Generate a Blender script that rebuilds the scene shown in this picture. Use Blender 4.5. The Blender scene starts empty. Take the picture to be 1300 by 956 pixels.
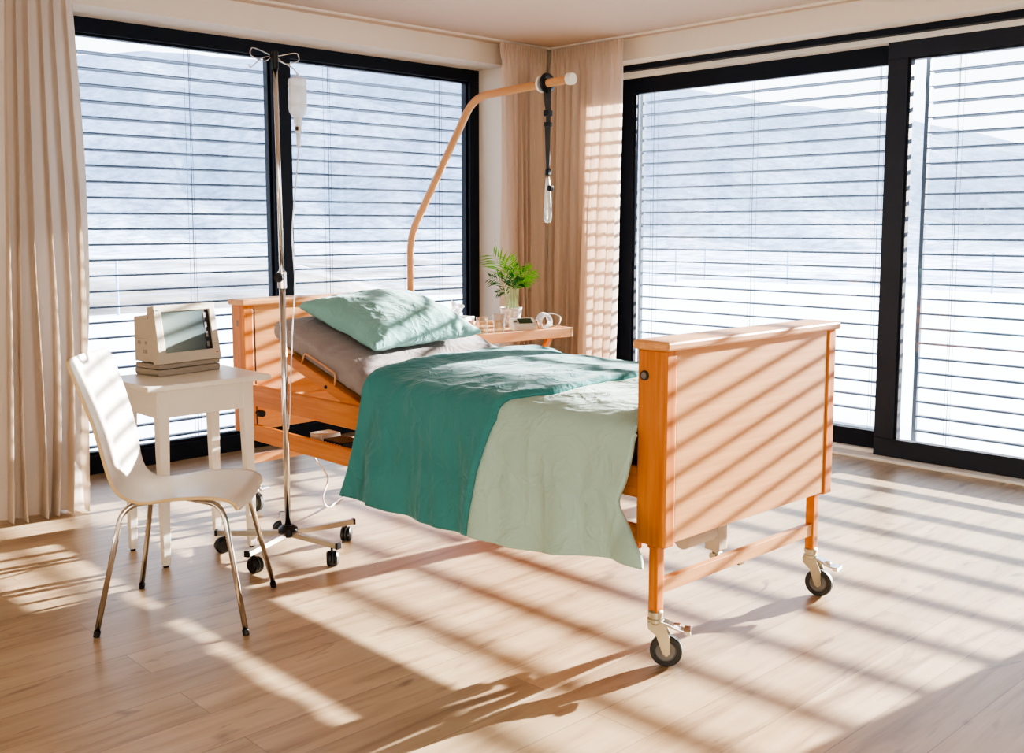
import bpy, bmesh, math, random
from mathutils import Vector, Matrix, noise
random.seed(7)
sc = bpy.context.scene
COL = sc.collection
PI = math.pi

# ------------------------------------------------------------------ helpers
def lin(c):
    c = c / 255.0
    return c / 12.92 if c <= 0.04045 else ((c + 0.055) / 1.055) ** 2.4

def rgb(r, g, b):
    return (lin(r), lin(g), lin(b), 1.0)

def V(*a):
    return Vector(a)

def new_mat(name):
    m = bpy.data.materials.new(name)
    m.use_nodes = True
    nt = m.node_tree
    b = nt.nodes.get('Principled BSDF')
    return m, nt, b

def node(nt, kind, **kw):
    n = nt.nodes.new(kind)
    for k, v in kw.items():
        if k.startswith('i_'):
            n.inputs[k[2:].replace('_', ' ')].default_value = v
        else:
            setattr(n, k, v)
    return n

def mat_plain(name, col, rough=0.5, metal=0.0, spec=0.5, var=0.06, scale=8.0, bump=0.0, bscale=200.0):
    """principled material with a faint procedural tone variation and optional fine bump"""
    m, nt, b = new_mat(name)
    L = nt.links
    tc = node(nt, 'ShaderNodeTexCoord')
    nz = node(nt, 'ShaderNodeTexNoise'); nz.inputs['Scale'].default_value = scale; nz.inputs['Detail'].default_value = 4
    L.new(tc.outputs['Object'], nz.inputs['Vector'])
    mx = node(nt, 'ShaderNodeMix', data_type='RGBA')
    mx.inputs['A'].default_value = tuple(c * (1 - var) for c in col[:3]) + (1,)
    mx.inputs['B'].default_value = tuple(min(1, c * (1 + var)) for c in col[:3]) + (1,)
    L.new(nz.outputs['Fac'], mx.inputs['Factor'])
    L.new(mx.outputs['Result'], b.inputs['Base Color'])
    b.inputs['Roughness'].default_value = rough
    b.inputs['Metallic'].default_value = metal
    b.inputs['Specular IOR Level'].default_value = spec
    if bump:
        n2 = node(nt, 'ShaderNodeTexNoise'); n2.inputs['Scale'].default_value = bscale; n2.inputs['Detail'].default_value = 3
        L.new(tc.outputs['Object'], n2.inputs['Vector'])
        bp = node(nt, 'ShaderNodeBump'); bp.inputs['Strength'].default_value = bump; bp.inputs['Distance'].default_value = 0.002
        L.new(n2.outputs['Fac'], bp.inputs['Height'])
        L.new(bp.outputs['Normal'], b.inputs['Normal'])
    return m

def mat_wood(name, dark, light, axis='Z', rough=0.42):
    """fine beech-like grain running along one object axis"""
    m, nt, b = new_mat(name)
    L = nt.links
    tc = node(nt, 'ShaderNodeTexCoord')
    mp = node(nt, 'ShaderNodeMapping')
    s = {'X': (2, 40, 40), 'Y': (40, 2, 40), 'Z': (40, 40, 2)}[axis]
    mp.inputs['Scale'].default_value = s
    L.new(tc.outputs['Object'], mp.inputs['Vector'])
    n1 = node(nt, 'ShaderNodeTexNoise'); n1.inputs['Scale'].default_value = 1.6; n1.inputs['Detail'].default_value = 6; n1.inputs['Roughness'].default_value = .6
    L.new(mp.outputs['Vector'], n1.inputs['Vector'])
    cr = node(nt, 'ShaderNodeValToRGB')
    cr.color_ramp.elements[0].position = .3; cr.color_ramp.elements[0].color = dark
    cr.color_ramp.elements[1].position = .7; cr.color_ramp.elements[1].color = light
    L.new(n1.outputs['Fac'], cr.inputs['Fac'])
    L.new(cr.outputs['Color'], b.inputs['Base Color'])
    b.inputs['Roughness'].default_value = rough
    bp = node(nt, 'ShaderNodeBump'); bp.inputs['Strength'].default_value = .08; bp.inputs['Distance'].default_value = .002
    L.new(n1.outputs['Fac'], bp.inputs['Height']); L.new(bp.outputs['Normal'], b.inputs['Normal'])
    return m

def mat_cloth(name, col, trans=0.0, back=None, weave=900.0, var=.05, rough=.85, crease=0.0):
    """woven fabric: diffuse with an optional translucent share, optional other colour inside"""
    m, nt, b = new_mat(name)
    L = nt.links
    tc = node(nt, 'ShaderNodeTexCoord')
    nz = node(nt, 'ShaderNodeTexNoise'); nz.inputs['Scale'].default_value = weave; nz.inputs['Detail'].default_value = 2
    L.new(tc.outputs['Object'], nz.inputs['Vector'])
    mx = node(nt, 'ShaderNodeMix', data_type='RGBA')
    mx.inputs['A'].default_value = tuple(c * (1 - var) for c in col[:3]) + (1,)
    mx.inputs['B'].default_value = tuple(min(1, c * (1 + var)) for c in col[:3]) + (1,)
    L.new(nz.outputs['Fac'], mx.inputs['Factor'])
    col_out = mx.outputs['Result']
    L.new(col_out, b.inputs['Base Color'])
    b.inputs['Roughness'].default_value = rough
    b.inputs['Specular IOR Level'].default_value = .2
    b.inputs['Sheen Weight'].default_value = .22; b.inputs['Sheen Roughness'].default_value = .4
    bp = node(nt, 'ShaderNodeBump'); bp.inputs['Strength'].default_value = .15; bp.inputs['Distance'].default_value = .001
    L.new(nz.outputs['Fac'], bp.inputs['Height']); L.new(bp.outputs['Normal'], b.inputs['Normal'])
    if crease:      # soft rumples and sharper creases of washed cotton
        n1 = node(nt, 'ShaderNodeTexNoise'); n1.inputs['Scale'].default_value = 6.5; n1.inputs['Detail'].default_value = 4; n1.inputs['Distortion'].default_value = 1.6
        L.new(tc.outputs['Object'], n1.inputs['Vector'])
        ab = node(nt, 'ShaderNodeMath', operation='SUBTRACT'); ab.inputs[1].default_value = .5; L.new(n1.outputs['Fac'], ab.inputs[0])
        a2 = node(nt, 'ShaderNodeMath', operation='ABSOLUTE'); L.new(ab.outputs[0], a2.inputs[0])
        pw = node(nt, 'ShaderNodeMath', operation='POWER'); pw.inputs[1].default_value = .7; L.new(a2.outputs[0], pw.inputs[0])
        b2 = node(nt, 'ShaderNodeBump'); b2.invert = True; b2.inputs['Strength'].default_value = crease; b2.inputs['Distance'].default_value = .022
        L.new(pw.outputs[0], b2.inputs['Height']); L.new(b2.outputs['Normal'], bp.inputs['Normal'])
    if trans:
        out = nt.nodes['Material Output']
        tr = node(nt, 'ShaderNodeBsdfTranslucent'); L.new(col_out, tr.inputs['Color'])
        ms = node(nt, 'ShaderNodeMixShader'); ms.inputs['Fac'].default_value = trans
        L.new(b.outputs['BSDF'], ms.inputs[1]); L.new(tr.outputs['BSDF'], ms.inputs[2])
        L.new(ms.outputs['Shader'], out.inputs['Surface'])
    return m

def mat_glass(name, tint=(1, 1, 1, 1), gloss=.07, rough=0.0):
    """thin clear sheet: mostly straight transmission plus a weak mirror reflection"""
    m, nt, b = new_mat(name)
    nt.nodes.remove(b)
    L = nt.links
    out = nt.nodes['Material Output']
    t = node(nt, 'ShaderNodeBsdfTransparent'); t.inputs['Color'].default_value = tint
    g = node(nt, 'ShaderNodeBsdfGlossy'); g.inputs['Roughness'].default_value = rough
    fr = node(nt, 'ShaderNodeLayerWeight'); fr.inputs['Blend'].default_value = .25
    mt = node(nt, 'ShaderNodeMath', operation='MULTIPLY_ADD'); mt.inputs[1].default_value = .35; mt.inputs[2].default_value = gloss
    L.new(fr.outputs['Fresnel'], mt.inputs[0])
    cl = node(nt, 'ShaderNodeMath', operation='MINIMUM'); cl.inputs[1].default_value = .5
    L.new(mt.outputs[0], cl.inputs[0])
    ms = node(nt, 'ShaderNodeMixShader')
    L.new(cl.outputs[0], ms.inputs['Fac']); L.new(t.outputs[0], ms.inputs[1]); L.new(g.outputs[0], ms.inputs[2])
    L.new(ms.outputs[0], out.inputs['Surface'])
    return m

# ---- bmesh shape helpers: each adds one closed shape to a bmesh
def BM():
    return bmesh.new()

def box(bm, x0, x1, y0, y1, z0, z1):
    vs = [bm.verts.new((x, y, z)) for z in (z0, z1) for y in (y0, y1) for x in (x0, x1)]
    for f in ((0, 2, 3, 1), (4, 5, 7, 6), (0, 1, 5, 4), (2, 6, 7, 3), (0, 4, 6, 2), (1, 3, 7, 5)):
        bm.faces.new([vs[i] for i in f])
    return vs

def obox(bm, c, ax, ay, az, hx, hy, hz):
    """box oriented by three unit axes, half sizes hx hy hz"""
    vs = []
    for k in (-1, 1):
        for j in (-1, 1):
            for i in (-1, 1):
                vs.append(bm.verts.new(c + ax * (i * hx) + ay * (j * hy) + az * (k * hz)))
    for f in ((0, 2, 3, 1), (4, 5, 7, 6), (0, 1, 5, 4), (2, 6, 7, 3), (0, 4, 6, 2), (1, 3, 7, 5)):
        bm.faces.new([vs[i] for i in f])

def frame_of(d):
    d = d.normalized()
    u = V(0, 0, 1) if abs(d.z) < .9 else V(1, 0, 0)
    a = d.cross(u).normalized()
    return a, a.cross(d).normalized()

def tube(bm, pts, r, n=10, closed=False, flat=None):
    """tube along points; r a number or list; flat=(w,h) gives a rounded-rectangular strap section"""
    pts = [Vector(p) for p in pts]
    N = len(pts)
    rings = []
    a0 = None
    for i, p in enumerate(pts):
        if closed:
            d = pts[(i + 1) % N] - pts[i - 1]
        else:
            d = pts[min(i + 1, N - 1)] - pts[max(i - 1, 0)]
        d.normalize()
        if a0 is None:
            a, b = frame_of(d)
        else:
            a = (a0 - d * a0.dot(d))
            if a.length < 1e-6:
                a, b = frame_of(d)
            a.normalize()
            b = a.cross(d).normalized()
        a0 = a
        rr = r[i] if isinstance(r, (list, tuple)) else r
        ring = []
        for k in range(n):
            t = 2 * PI * k / n
            if flat:
                ca, sa = math.cos(t), math.sin(t)
                e = .35
                off = a * (flat[0] * math.copysign(abs(ca) ** e, ca)) + b * (flat[1] * math.copysign(abs(sa) ** e, sa))
            else:
                off = (a * math.cos(t) + b * math.sin(t)) * rr
            ring.append(bm.verts.new(p + off))
        rings.append(ring)
    M = N if closed else N - 1
    for i in range(M):
        A, B = rings[i], rings[(i + 1) % N]
        for k in range(n):
            bm.faces.new((A[k], A[(k + 1) % n], B[(k + 1) % n], B[k]))
    if not closed:
        bm.faces.new(list(reversed(rings[0]))); bm.faces.new(rings[-1])

def cyl(bm, p0, p1, r0, r1=None, n=20):
    r1 = r0 if r1 is None else r1
    p0, p1 = Vector(p0), Vector(p1)
    a, b = frame_of(p1 - p0)
    R0 = [bm.verts.new(p0 + (a * math.cos(2 * PI * k / n) + b * math.sin(2 * PI * k / n)) * r0) for k in range(n)]
    R1 = [bm.verts.new(p1 + (a * math.cos(2 * PI * k / n) + b * math.sin(2 * PI * k / n)) * r1) for k in range(n)]
    for k in range(n):
        bm.faces.new((R0[k], R0[(k + 1) % n], R1[(k + 1) % n], R1[k]))
    bm.faces.new(list(reversed(R0))); bm.faces.new(R1)

def lathe(bm, prof, c=(0, 0, 0), axis=None, n=24, closed=False):
    """revolve (radius, height) pairs round an axis through c"""
    c = Vector(c); ax = Vector(axis).normalized() if axis else V(0, 0, 1)
    a, b = frame_of(ax)
    rings = []
    for (r, h) in prof:
        if r < 1e-6:
            rings.append([bm.verts.new(c + ax * h)])
        else:
            rings.append([bm.verts.new(c + ax * h + (a * math.cos(2 * PI * k / n) + b * math.sin(2 * PI * k / n)) * r) for k in range(n)])
    pairs = list(zip(rings, rings[1:]))
    if closed:
        pairs.append((rings[-1], rings[0]))
    for A, B in pairs:
        for k in range(n):
            k2 = (k + 1) % n
            if len(A) == 1 and len(B) == 1:
                continue
            if len(A) == 1:
                bm.faces.new((A[0], B[k2], B[k]))
            elif len(B) == 1:
                bm.faces.new((A[k], A[k2], B[0]))
            else:
                bm.faces.new((A[k], A[k2], B[k2], B[k]))

def prism(bm, poly, o, ax, ay, d):
    """extrude a polygon (u,v in axes ax, ay from o) by vector d"""
    o, ax, ay, d = Vector(o), Vector(ax), Vector(ay), Vector(d)
    A = [bm.verts.new(o + ax * u + ay * v) for u, v in poly]
    B = [bm.verts.new(o + ax * u + ay * v + d) for u, v in poly]
    n = len(poly)
    bm.faces.new(list(reversed(A))); bm.faces.new(B)
    for k in range(n):
        bm.faces.new((A[k], A[(k + 1) % n], B[(k + 1) % n], B[k]))

def grid(bm, fn, nu, nv):
    P = [[bm.verts.new(fn(i / nu, j / nv)) for j in range(nv + 1)] for i in range(nu + 1)]
    for i in range(nu):
        for j in range(nv):
            bm.faces.new((P[i][j], P[i + 1][j], P[i + 1][j + 1], P[i][j + 1]))

def world_loc(o):
    p = Vector(o.location)
    while o.parent:
        o = o.parent; p = p + Vector(o.location)
    return p

def obj(name, bm, mat, parent=None, loc=None, bevel=0, smooth=False, solid=0, subsurf=0, local=False, fixn=True):
    """link bm as one mesh object. Vertices are in room coordinates unless local=True
    (then they are in the coordinates of the parent)"""
    if loc is not None:
        origin = Vector(loc)
    elif parent is not None and not local:
        origin = world_loc(parent)
    else:
        origin = V(0, 0, 0)
    if fixn:
        bmesh.ops.recalc_face_normals(bm, faces=bm.faces[:])
    if origin.length:
        bmesh.ops.translate(bm, verts=bm.verts[:], vec=-origin)
    me = bpy.data.meshes.new(name)
    bm.to_mesh(me); bm.free()
    o = bpy.data.objects.new(name, me)
    COL.objects.link(o)
    for mm in (mat if isinstance(mat, (list, tuple)) else [mat]):
        me.materials.append(mm)
    if parent is not None:
        o.parent = parent
    elif loc is not None:
        o.location = loc
    if smooth:
        for p in me.polygons:
            p.use_smooth = True
    if solid:
        md = o.modifiers.new('Solidify', 'SOLIDIFY'); md.thickness = abs(solid); md.offset = -1 if solid > 0 else 1
        md.use_even_offset = False
    if bevel:
        md = o.modifiers.new('Bevel', 'BEVEL'); md.width = bevel; md.segments = 2; md.limit_method = 'ANGLE'; md.angle_limit = math.radians(40)
        md.harden_normals = False
    if subsurf:
        md = o.modifiers.new('Subsurf', 'SUBSURF'); md.levels = subsurf; md.render_levels = subsurf
    return o

def tag(o, label=None, cat=None, group=None, kind=None):
    if label: o['label'] = label
    if cat: o['category'] = cat
    if group: o['group'] = group
    if kind: o['kind'] = kind
    return o

def thing(name, loc, label=None, cat=None, rz=0, group=None, kind=None):
    o = bpy.data.objects.new(name, None)
    o.empty_display_size = .1
    COL.objects.link(o)
    o.location = loc; o.rotation_euler = (0, 0, rz)
    return tag(o, label, cat, group, kind)

def copy_part(o, parent):
    c = o.copy(); COL.objects.link(c); c.parent = parent
    for ch in list(o.children):
        copy_part(ch, c)
    return c

def smoothstep(a, b, x):
    t = max(0, min(1, (x - a) / (b - a)))
    return t * t * (3 - 2 * t)

def fbm(p, o=4):
    return noise.fractal(p, 1.0, 2.0, o)

def bez(pts, n=12):
    """Catmull-Rom through points"""
    P = [Vector(p) for p in pts]
    P = [P[0] * 2 - P[1]] + P + [P[-1] * 2 - P[-2]]
    out = []
    for i in range(1, len(P) - 2):
        for k in range(n):
            t = k / n
            p0, p1, p2, p3 = P[i - 1], P[i], P[i + 1], P[i + 2]
            out.append(.5 * ((2 * p1) + (p2 - p0) * t + (2 * p0 - 5 * p1 + 4 * p2 - p3) * t * t + (3 * p1 - p0 - 3 * p2 + p3) * t ** 3))
    out.append(P[-2].copy())
    return out

def round_path(pts, r, n=6):
    """polyline with its corners rounded by radius r"""
    P = [Vector(p) for p in pts]
    out = [P[0]]
    for i in range(1, len(P) - 1):
        a, b, c = P[i - 1], P[i], P[i + 1]
        d1 = (a - b); d2 = (c - b)
        k = min(r, d1.length * .49, d2.length * .49)
        p0 = b + d1.normalized() * k; p1 = b + d2.normalized() * k
        for j in range(n + 1):
            t = j / n
            out.append((1 - t) ** 2 * p0 + 2 * t * (1 - t) * b + t * t * p1)
    out.append(P[-1])
    return out

# ------------------------------------------------------------------ materials
M = {}
M['wall'] = mat_plain('wall_paint', rgb(226, 215, 200), .9, var=.02, scale=3, bump=.05, bscale=120)
M['ceil'] = mat_plain('ceiling_paint', rgb(198, 176, 156), .9, var=.02, scale=2)
M['trim'] = mat_plain('trim_white', rgb(232, 226, 216), .6, var=.02)
M['frame'] = mat_plain('anthracite_frame', rgb(22, 28, 40), .5, var=.08, spec=.3)
M['frame2'] = mat_plain('anthracite_frame_soft', rgb(44, 48, 58), .5, var=.06, spec=.35)
M['glass'] = mat_glass('window_glass', (.97, .985, 1, 1), .035)
M['slat'] = mat_plain('slat_grey', rgb(96, 112, 128), .45, var=.05, spec=.4)
M['cord'] = mat_plain('cord_grey', rgb(78, 86, 98), .8)
M['linen'] = mat_cloth('linen_beige', rgb(218, 198, 180), trans=.30, weave=500, var=.06)
M['linen2'] = mat_cloth('linen_pale', rgb(226, 214, 200), trans=.42, weave=500, var=.06)
M['beech'] = mat_wood('beech_vertical', rgb(188, 108, 46), rgb(212, 140, 74), 'Z')
M['beechx'] = mat_wood('beech_cross', rgb(204, 146, 96), rgb(220, 168, 116), 'X')
M['beechy'] = mat_wood('beech_long', rgb(188, 110, 48), rgb(210, 138, 74), 'Y')
M['beech_tube'] = mat_plain('beech_lacquer', rgb(206, 152, 108), .35, var=.04)
M['chrome'] = mat_plain('chrome', rgb(214, 212, 210), .16, 1.0, var=.02)
M['steel'] = mat_plain('brushed_steel', rgb(190, 186, 176), .32, 1.0, var=.05)
M['zinc'] = mat_plain('zinc_plated', rgb(196, 190, 168), .38, .8, var=.08, scale=20)
M['black'] = mat_plain('black_plastic', rgb(22, 22, 24), .4)
M['tyre'] = mat_plain('grey_rubber', rgb(62, 62, 60), .6)
M['hubgrey'] = mat_plain('wheel_grey', rgb(128, 126, 120), .45)
M['white'] = mat_plain('white_lacquer', rgb(232, 226, 214), .35, var=.02)
M['chairwhite'] = mat_plain('white_laminate', rgb(220, 214, 205), .28, var=.015)
M['ply'] = mat_plain('pale_ply', rgb(222, 196, 148), .5, var=.1, scale=60)
M['beigeplastic'] = mat_plain('beige_plastic', rgb(194, 184, 166), .5, var=.03)
M['beigeplastic2'] = mat_plain('grey_beige_plastic', rgb(160, 151, 138), .5, var=.03)
M['sheet'] = mat_cloth('taupe_sheet', rgb(152, 142, 140), weave=800, crease=.35)
M['mint'] = mat_cloth('mint_cotton', rgb(174, 203, 190), weave=800, trans=.05, crease=.45)
M['mintpillow'] = mat_cloth('mint_cotton_pillow', rgb(134, 178, 172), weave=800, crease=.45)
M['teal'] = mat_cloth('teal_cotton', rgb(74, 137, 137), weave=800, crease=.45)
M['green1'] = mat_plain('leaf_green', rgb(30, 100, 28), .45, var=.35, scale=25)
M['green2'] = mat_plain('leaf_lime', rgb(110, 178, 46), .45, var=.25, scale=25)
M['stem'] = mat_plain('stem_green', rgb(120, 150, 80), .6)
M['soil'] = mat_plain('dark_soil', rgb(58, 44, 34), .95, var=.3, scale=60)
M['paper'] = mat_cloth('tissue_paper', rgb(246, 246, 246), trans=.35, weave=300, var=.01)
M['clear'] = mat_glass('clear_glass', (.96, .98, .98, 1), .10, .02)
M['bag'] = None

def fade_plastic():
    m, nt, b = new_mat('milky_plastic')
    b.inputs['Base Color'].default_value = rgb(238, 240, 242)
    b.inputs['Roughness'].default_value = .25
    b.inputs['Transmission Weight'].default_value = .0
    b.inputs['Alpha'].default_value = .72
    return m
M['bag'] = fade_plastic()

def mat_floor():
    m, nt, b = new_mat('oak_planks')
    L = nt.links
    tc = node(nt, 'ShaderNodeTexCoord')
    br = node(nt, 'ShaderNodeTexBrick')
    br.offset = .37; br.offset_frequency = 2; br.squash = 1.0
    br.inputs['Scale'].default_value = 1.0
    br.inputs['Brick Width'].default_value = 2.1
    br.inputs['Row Height'].default_value = .185
    br.inputs['Mortar Size'].default_value = .0016
    br.inputs['Mortar Smooth'].default_value = .2
    br.inputs['Bias'].default_value = 0
    br.inputs['Color1'].default_value = (0, 0, 0, 1); br.inputs['Color2'].default_value = (1, 1, 1, 1); br.inputs['Mortar'].default_value = (.5, .5, .5, 1)
    L.new(tc.outputs['Object'], br.inputs['Vector'])
    # per-plank random value -> shifts the grain lookup
    sep = node(nt, 'ShaderNodeSeparateColor'); L.new(br.outputs['Color'], sep.inputs['Color'])
    mp = node(nt, 'ShaderNodeMapping'); mp.inputs['Scale'].default_value = (.9, 9, 1)
    L.new(tc.outputs['Object'], mp.inputs['Vector'])
    ad = node(nt, 'ShaderNodeVectorMath', operation='ADD')
    cm = node(nt, 'ShaderNodeCombineXYZ')
    mu = node(nt, 'ShaderNodeMath', operation='MULTIPLY'); mu.inputs[1].default_value = 37.0
    L.new(sep.outputs['Red'], mu.inputs[0]); L.new(mu.outputs[0], cm.inputs['Z'])
    L.new(mp.outputs['Vector'], ad.inputs[0]); L.new(cm.outputs['Vector'], ad.inputs[1])
    gr = node(nt, 'ShaderNodeTexNoise'); gr.inputs['Scale'].default_value = 1.6; gr.inputs['Detail'].default_value = 7; gr.inputs['Roughness'].default_value = .62; gr.inputs['Distortion'].default_value = .5
    L.new(ad.outputs[0], gr.inputs['Vector'])
    cr = node(nt, 'ShaderNodeValToRGB')
    e = cr.color_ramp.elements
    e[0].position = .22; e[0].color = rgb(138, 110, 82)
    e[1].position = .78; e[1].color = rgb(206, 186, 156)
    k = e.new(.48); k.color = rgb(188, 162, 130)
    L.new(gr.outputs['Fac'], cr.inputs['Fac'])
    # plank tone
    hs = node(nt, 'ShaderNodeHueSaturation')
    mr = node(nt, 'ShaderNodeMapRange'); mr.inputs['To Min'].default_value = .86; mr.inputs['To Max'].default_value = 1.08
    L.new(sep.outputs['Red'], mr.inputs['Value']); L.new(mr.outputs['Result'], hs.inputs['Value'])
    L.new(cr.outputs['Color'], hs.inputs['Color'])
    # knots and dark streaks
    mk = node(nt, 'ShaderNodeMapping'); mk.inputs['Scale'].default_value = (1.5, 5.0, 1)
    L.new(tc.outputs['Object'], mk.inputs['Vector'])
    kn = node(nt, 'ShaderNodeTexNoise'); kn.inputs['Scale'].default_value = 2.3; kn.inputs['Detail'].default_value = 3; kn.inputs['Distortion'].default_value = .8
    L.new(mk.outputs['Vector'], kn.inputs['Vector'])
    kr = node(nt, 'ShaderNodeValToRGB'); kr.color_ramp.elements[0].position = .625; kr.color_ramp.elements[0].color = (0, 0, 0, 1)
    kr.color_ramp.elements[1].position = .76; kr.color_ramp.elements[1].color = (.75, .75, .75, 1)
    L.new(kn.outputs['Fac'], kr.inputs['Fac'])
    mx = node(nt, 'ShaderNodeMix', data_type='RGBA'); mx.inputs['B'].default_value = rgb(84, 60, 44)
    L.new(kr.outputs['Color'], mx.inputs['Factor']); L.new(hs.outputs['Color'], mx.inputs['A'])
    # seams
    m2 = node(nt, 'ShaderNodeMix', data_type='RGBA'); m2.inputs['B'].default_value = rgb(96, 72, 54)
    sm = node(nt, 'ShaderNodeMath', operation='MULTIPLY'); sm.inputs[1].default_value = .45
    L.new(br.outputs['Fac'], sm.inputs[0]); L.new(sm.outputs[0], m2.inputs['Factor'])
    L.new(mx.outputs['Result'], m2.inputs['A'])
    L.new(m2.outputs['Result'], b.inputs['Base Color'])
    b.inputs['Roughness'].default_value = .40
    b.inputs['Specular IOR Level'].default_value = .6
    b.inputs['Coat Weight'].default_value = .25; b.inputs['Coat Roughness'].default_value = .32
    bp = node(nt, 'ShaderNodeBump'); bp.inputs['Strength'].default_value = .12; bp.inputs['Distance'].default_value = .003
    L.new(gr.outputs['Fac'], bp.inputs['Height']); L.new(bp.outputs['Normal'], b.inputs['Normal'])
    return m
M['floor'] = mat_floor()

# ------------------------------------------------------------------ camera
cam_d = bpy.data.cameras.new('camera'); cam = bpy.data.objects.new('camera', cam_d); COL.objects.link(cam)
F = 1329.0
R = ((0.72149363, -0.07561243, 0.68828025), (-0.69242107, -0.07878715, 0.71717895), (0, -0.99401979, -0.10920007))
rot = Matrix(((R[0][0], -R[0][1], -R[0][2]), (R[1][0], -R[1][1], -R[1][2]), (R[2][0], -R[2][1], -R[2][2])))
cam.matrix_world = Matrix.Translation((0, 0, 1.35)) @ rot.to_4x4()
cam_d.sensor_width = 36.0; cam_d.lens = 36.0 * F / 1300.0
cam_d.shift_y = -45.0 / 1300.0
cam_d.clip_start = .05; cam_d.clip_end = 5000
sc.camera = cam

# ------------------------------------------------------------------ light
az = math.radians(-7.5)
tosun = V(math.cos(az), math.sin(az), .24).normalized()
sd = bpy.data.lights.new('sun', 'SUN'); sd.energy = 14.0; sd.angle = math.radians(.48); sd.color = (1.0, .965, .91)
so = bpy.data.objects.new('sun', sd); COL.objects.link(so)
so.rotation_euler = tosun.to_track_quat('Z', 'Y').to_euler(); so.location = (20, -3, 6)

def area(name, loc, target, sx, sy, power, col):
    d = bpy.data.lights.new(name, 'AREA'); d.shape = 'RECTANGLE'; d.size = sx; d.size_y = sy; d.energy = power; d.color = col
    o = bpy.data.objects.new(name, d); COL.objects.link(o); o.location = loc
    o.rotation_euler = (Vector(loc) - Vector(target)).to_track_quat('Z', 'Y').to_euler()
    return o
# fill lamps added behind and left of the viewer, without real windows there
area('rear_fill_light', (.6, -2.4, 1.5), (2.5, 3, 1.0), 4.5, 2.2, 62, (1, .97, .93))
area('side_fill_light', (-2.2, 2.0, 1.5), (2.5, 3.4, .9), 4.0, 2.2, 9, (1, .95, .88))
w = bpy.data.worlds.new('sky'); sc.world = w; w.use_nodes = True
nt = w.node_tree; bg = nt.nodes['Background']
tc = node(nt, 'ShaderNodeTexCoord'); sp = node(nt, 'ShaderNodeSeparateXYZ'); nt.links.new(tc.outputs['Generated'], sp.inputs['Vector'])
cr = node(nt, 'ShaderNodeValToRGB')
e = cr.color_ramp.elements
e[0].position = 0.0; e[0].color = (.72, .85, 1.0, 1)
e[1].position = 1.0; e[1].color = (.42, .62, 1.0, 1)
k = e.new(.10); k.color = (.84, .93, 1.0, 1)
k = e.new(.22); k.color = (.80, .90, 1.0, 1)
nt.links.new(sp.outputs['Z'], cr.inputs['Fac']); nt.links.new(cr.outputs['Color'], bg.inputs['Color'])
bg.inputs['Strength'].default_value = 1.6

sc.view_settings.view_transform = 'AgX'
sc.view_settings.look = 'AgX - High Contrast'
sc.view_settings.exposure = 1.33

# ------------------------------------------------------------------ room shell
XB, YA = 5.47, 5.33           # inner faces of the right and back walls
HC = 2.58
HW = 2.442                    # window head
WX0, WX1 = 1.95, 5.078        # back window, left and right
DY0, DY1 = .70, 4.985         # right door, near and far

def structure(name, bm, mat, **kw):
    return tag(obj(name, bm, mat, **kw), kind='structure')

bm = BM(); box(bm, -2.4, 5.84, -2.6, 5.72, -.12, 0); structure('floor', bm, M['floor'])
bm = BM(); box(bm, -2.4, 5.84, -2.6, 5.72, HC, HC + .12); structure('ceiling', bm, M['ceil'])
bm = BM()
box(bm, -2.4, WX0, YA, 5.72, 0, HC); box(bm, WX1, XB, YA, 5.72, 0, HC); box(bm, WX0, WX1, YA, 5.72, HW, HC)
structure('wall_back', bm, M['wall'])
bm = BM()
box(bm, XB, 5.84, DY1, 5.72, 0, HC); box(bm, XB, 5.84, -2.6, DY0, 0, HC); box(bm, XB, 5.84, DY0, DY1, HW, HC)
structure('wall_right', bm, M['wall'])
bm = BM(); box(bm, -2.5, -2.4, -2.6, 5.72, 0, HC); structure('wall_left', bm, M['wall'])
bm = BM(); box(bm, -2.5, 5.84, -2.7, -2.6, 0, HC); structure('wall_front', bm, M['wall'])
bm = BM(); box(bm, -2.4, WX0, YA - .014, YA, 0, .07); structure('baseboard_back', bm, M['trim'], bevel=.004)
# curtain tracks on the ceiling
bm = BM(); box(bm, -.6, 5.40, 5.19, 5.215, HC - .010, HC); structure('trim_1', bm, M['wall'])
bm = BM(); box(bm, 5.345, 5.37, -1.0, 5.19, HC - .010, HC); structure('trim_2', bm, M['wall'])

# back window: fixed glazing in two panes
wn = thing('window_1', (3.5, 5.67, 0), kind='structure')
Y0, Y1 = 5.63, 5.71
bm = BM()
box(bm, WX0, WX1, Y0, Y1, 2.362, HW); box(bm, WX0, WX1, Y0, Y1, 0.0, .10)
box(bm, WX0, WX0 + .08, Y0, Y1, .10, 2.362); box(bm, WX1 - .085, WX1, Y0, Y1, .10, 2.362)
# stepped inner bead
for (a, b) in ((WX0 + .08, 3.405), (3.535, WX1 - .085)):
    box(bm, a, b, Y0 + .03, Y1, 2.35, 2.362); box(bm, a, b, Y0 + .03, Y1, .10, .115)
    box(bm, a, a + .014, Y0 + .03, Y1, .115, 2.35); box(bm, b - .014, b, Y0 + .03, Y1, .115, 2.35)
obj('window_frame', bm, M['frame'], wn, bevel=.003)
bm = BM(); box(bm, 3.405, 3.535, Y0, Y1, .10, 2.362); obj('mullion', bm, M['frame'], wn, bevel=.003)
for (a, b) in ((WX0 + .085, 3.40), (3.54, WX1 - .09)):
    bm = BM(); grid(bm, lambda s, t, a=a, b=b: V(a + (b - a) * s, 5.68, .105 + (2.357 - .105) * t), 1, 1)
    obj('pane', bm, M['glass'], wn)

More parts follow.
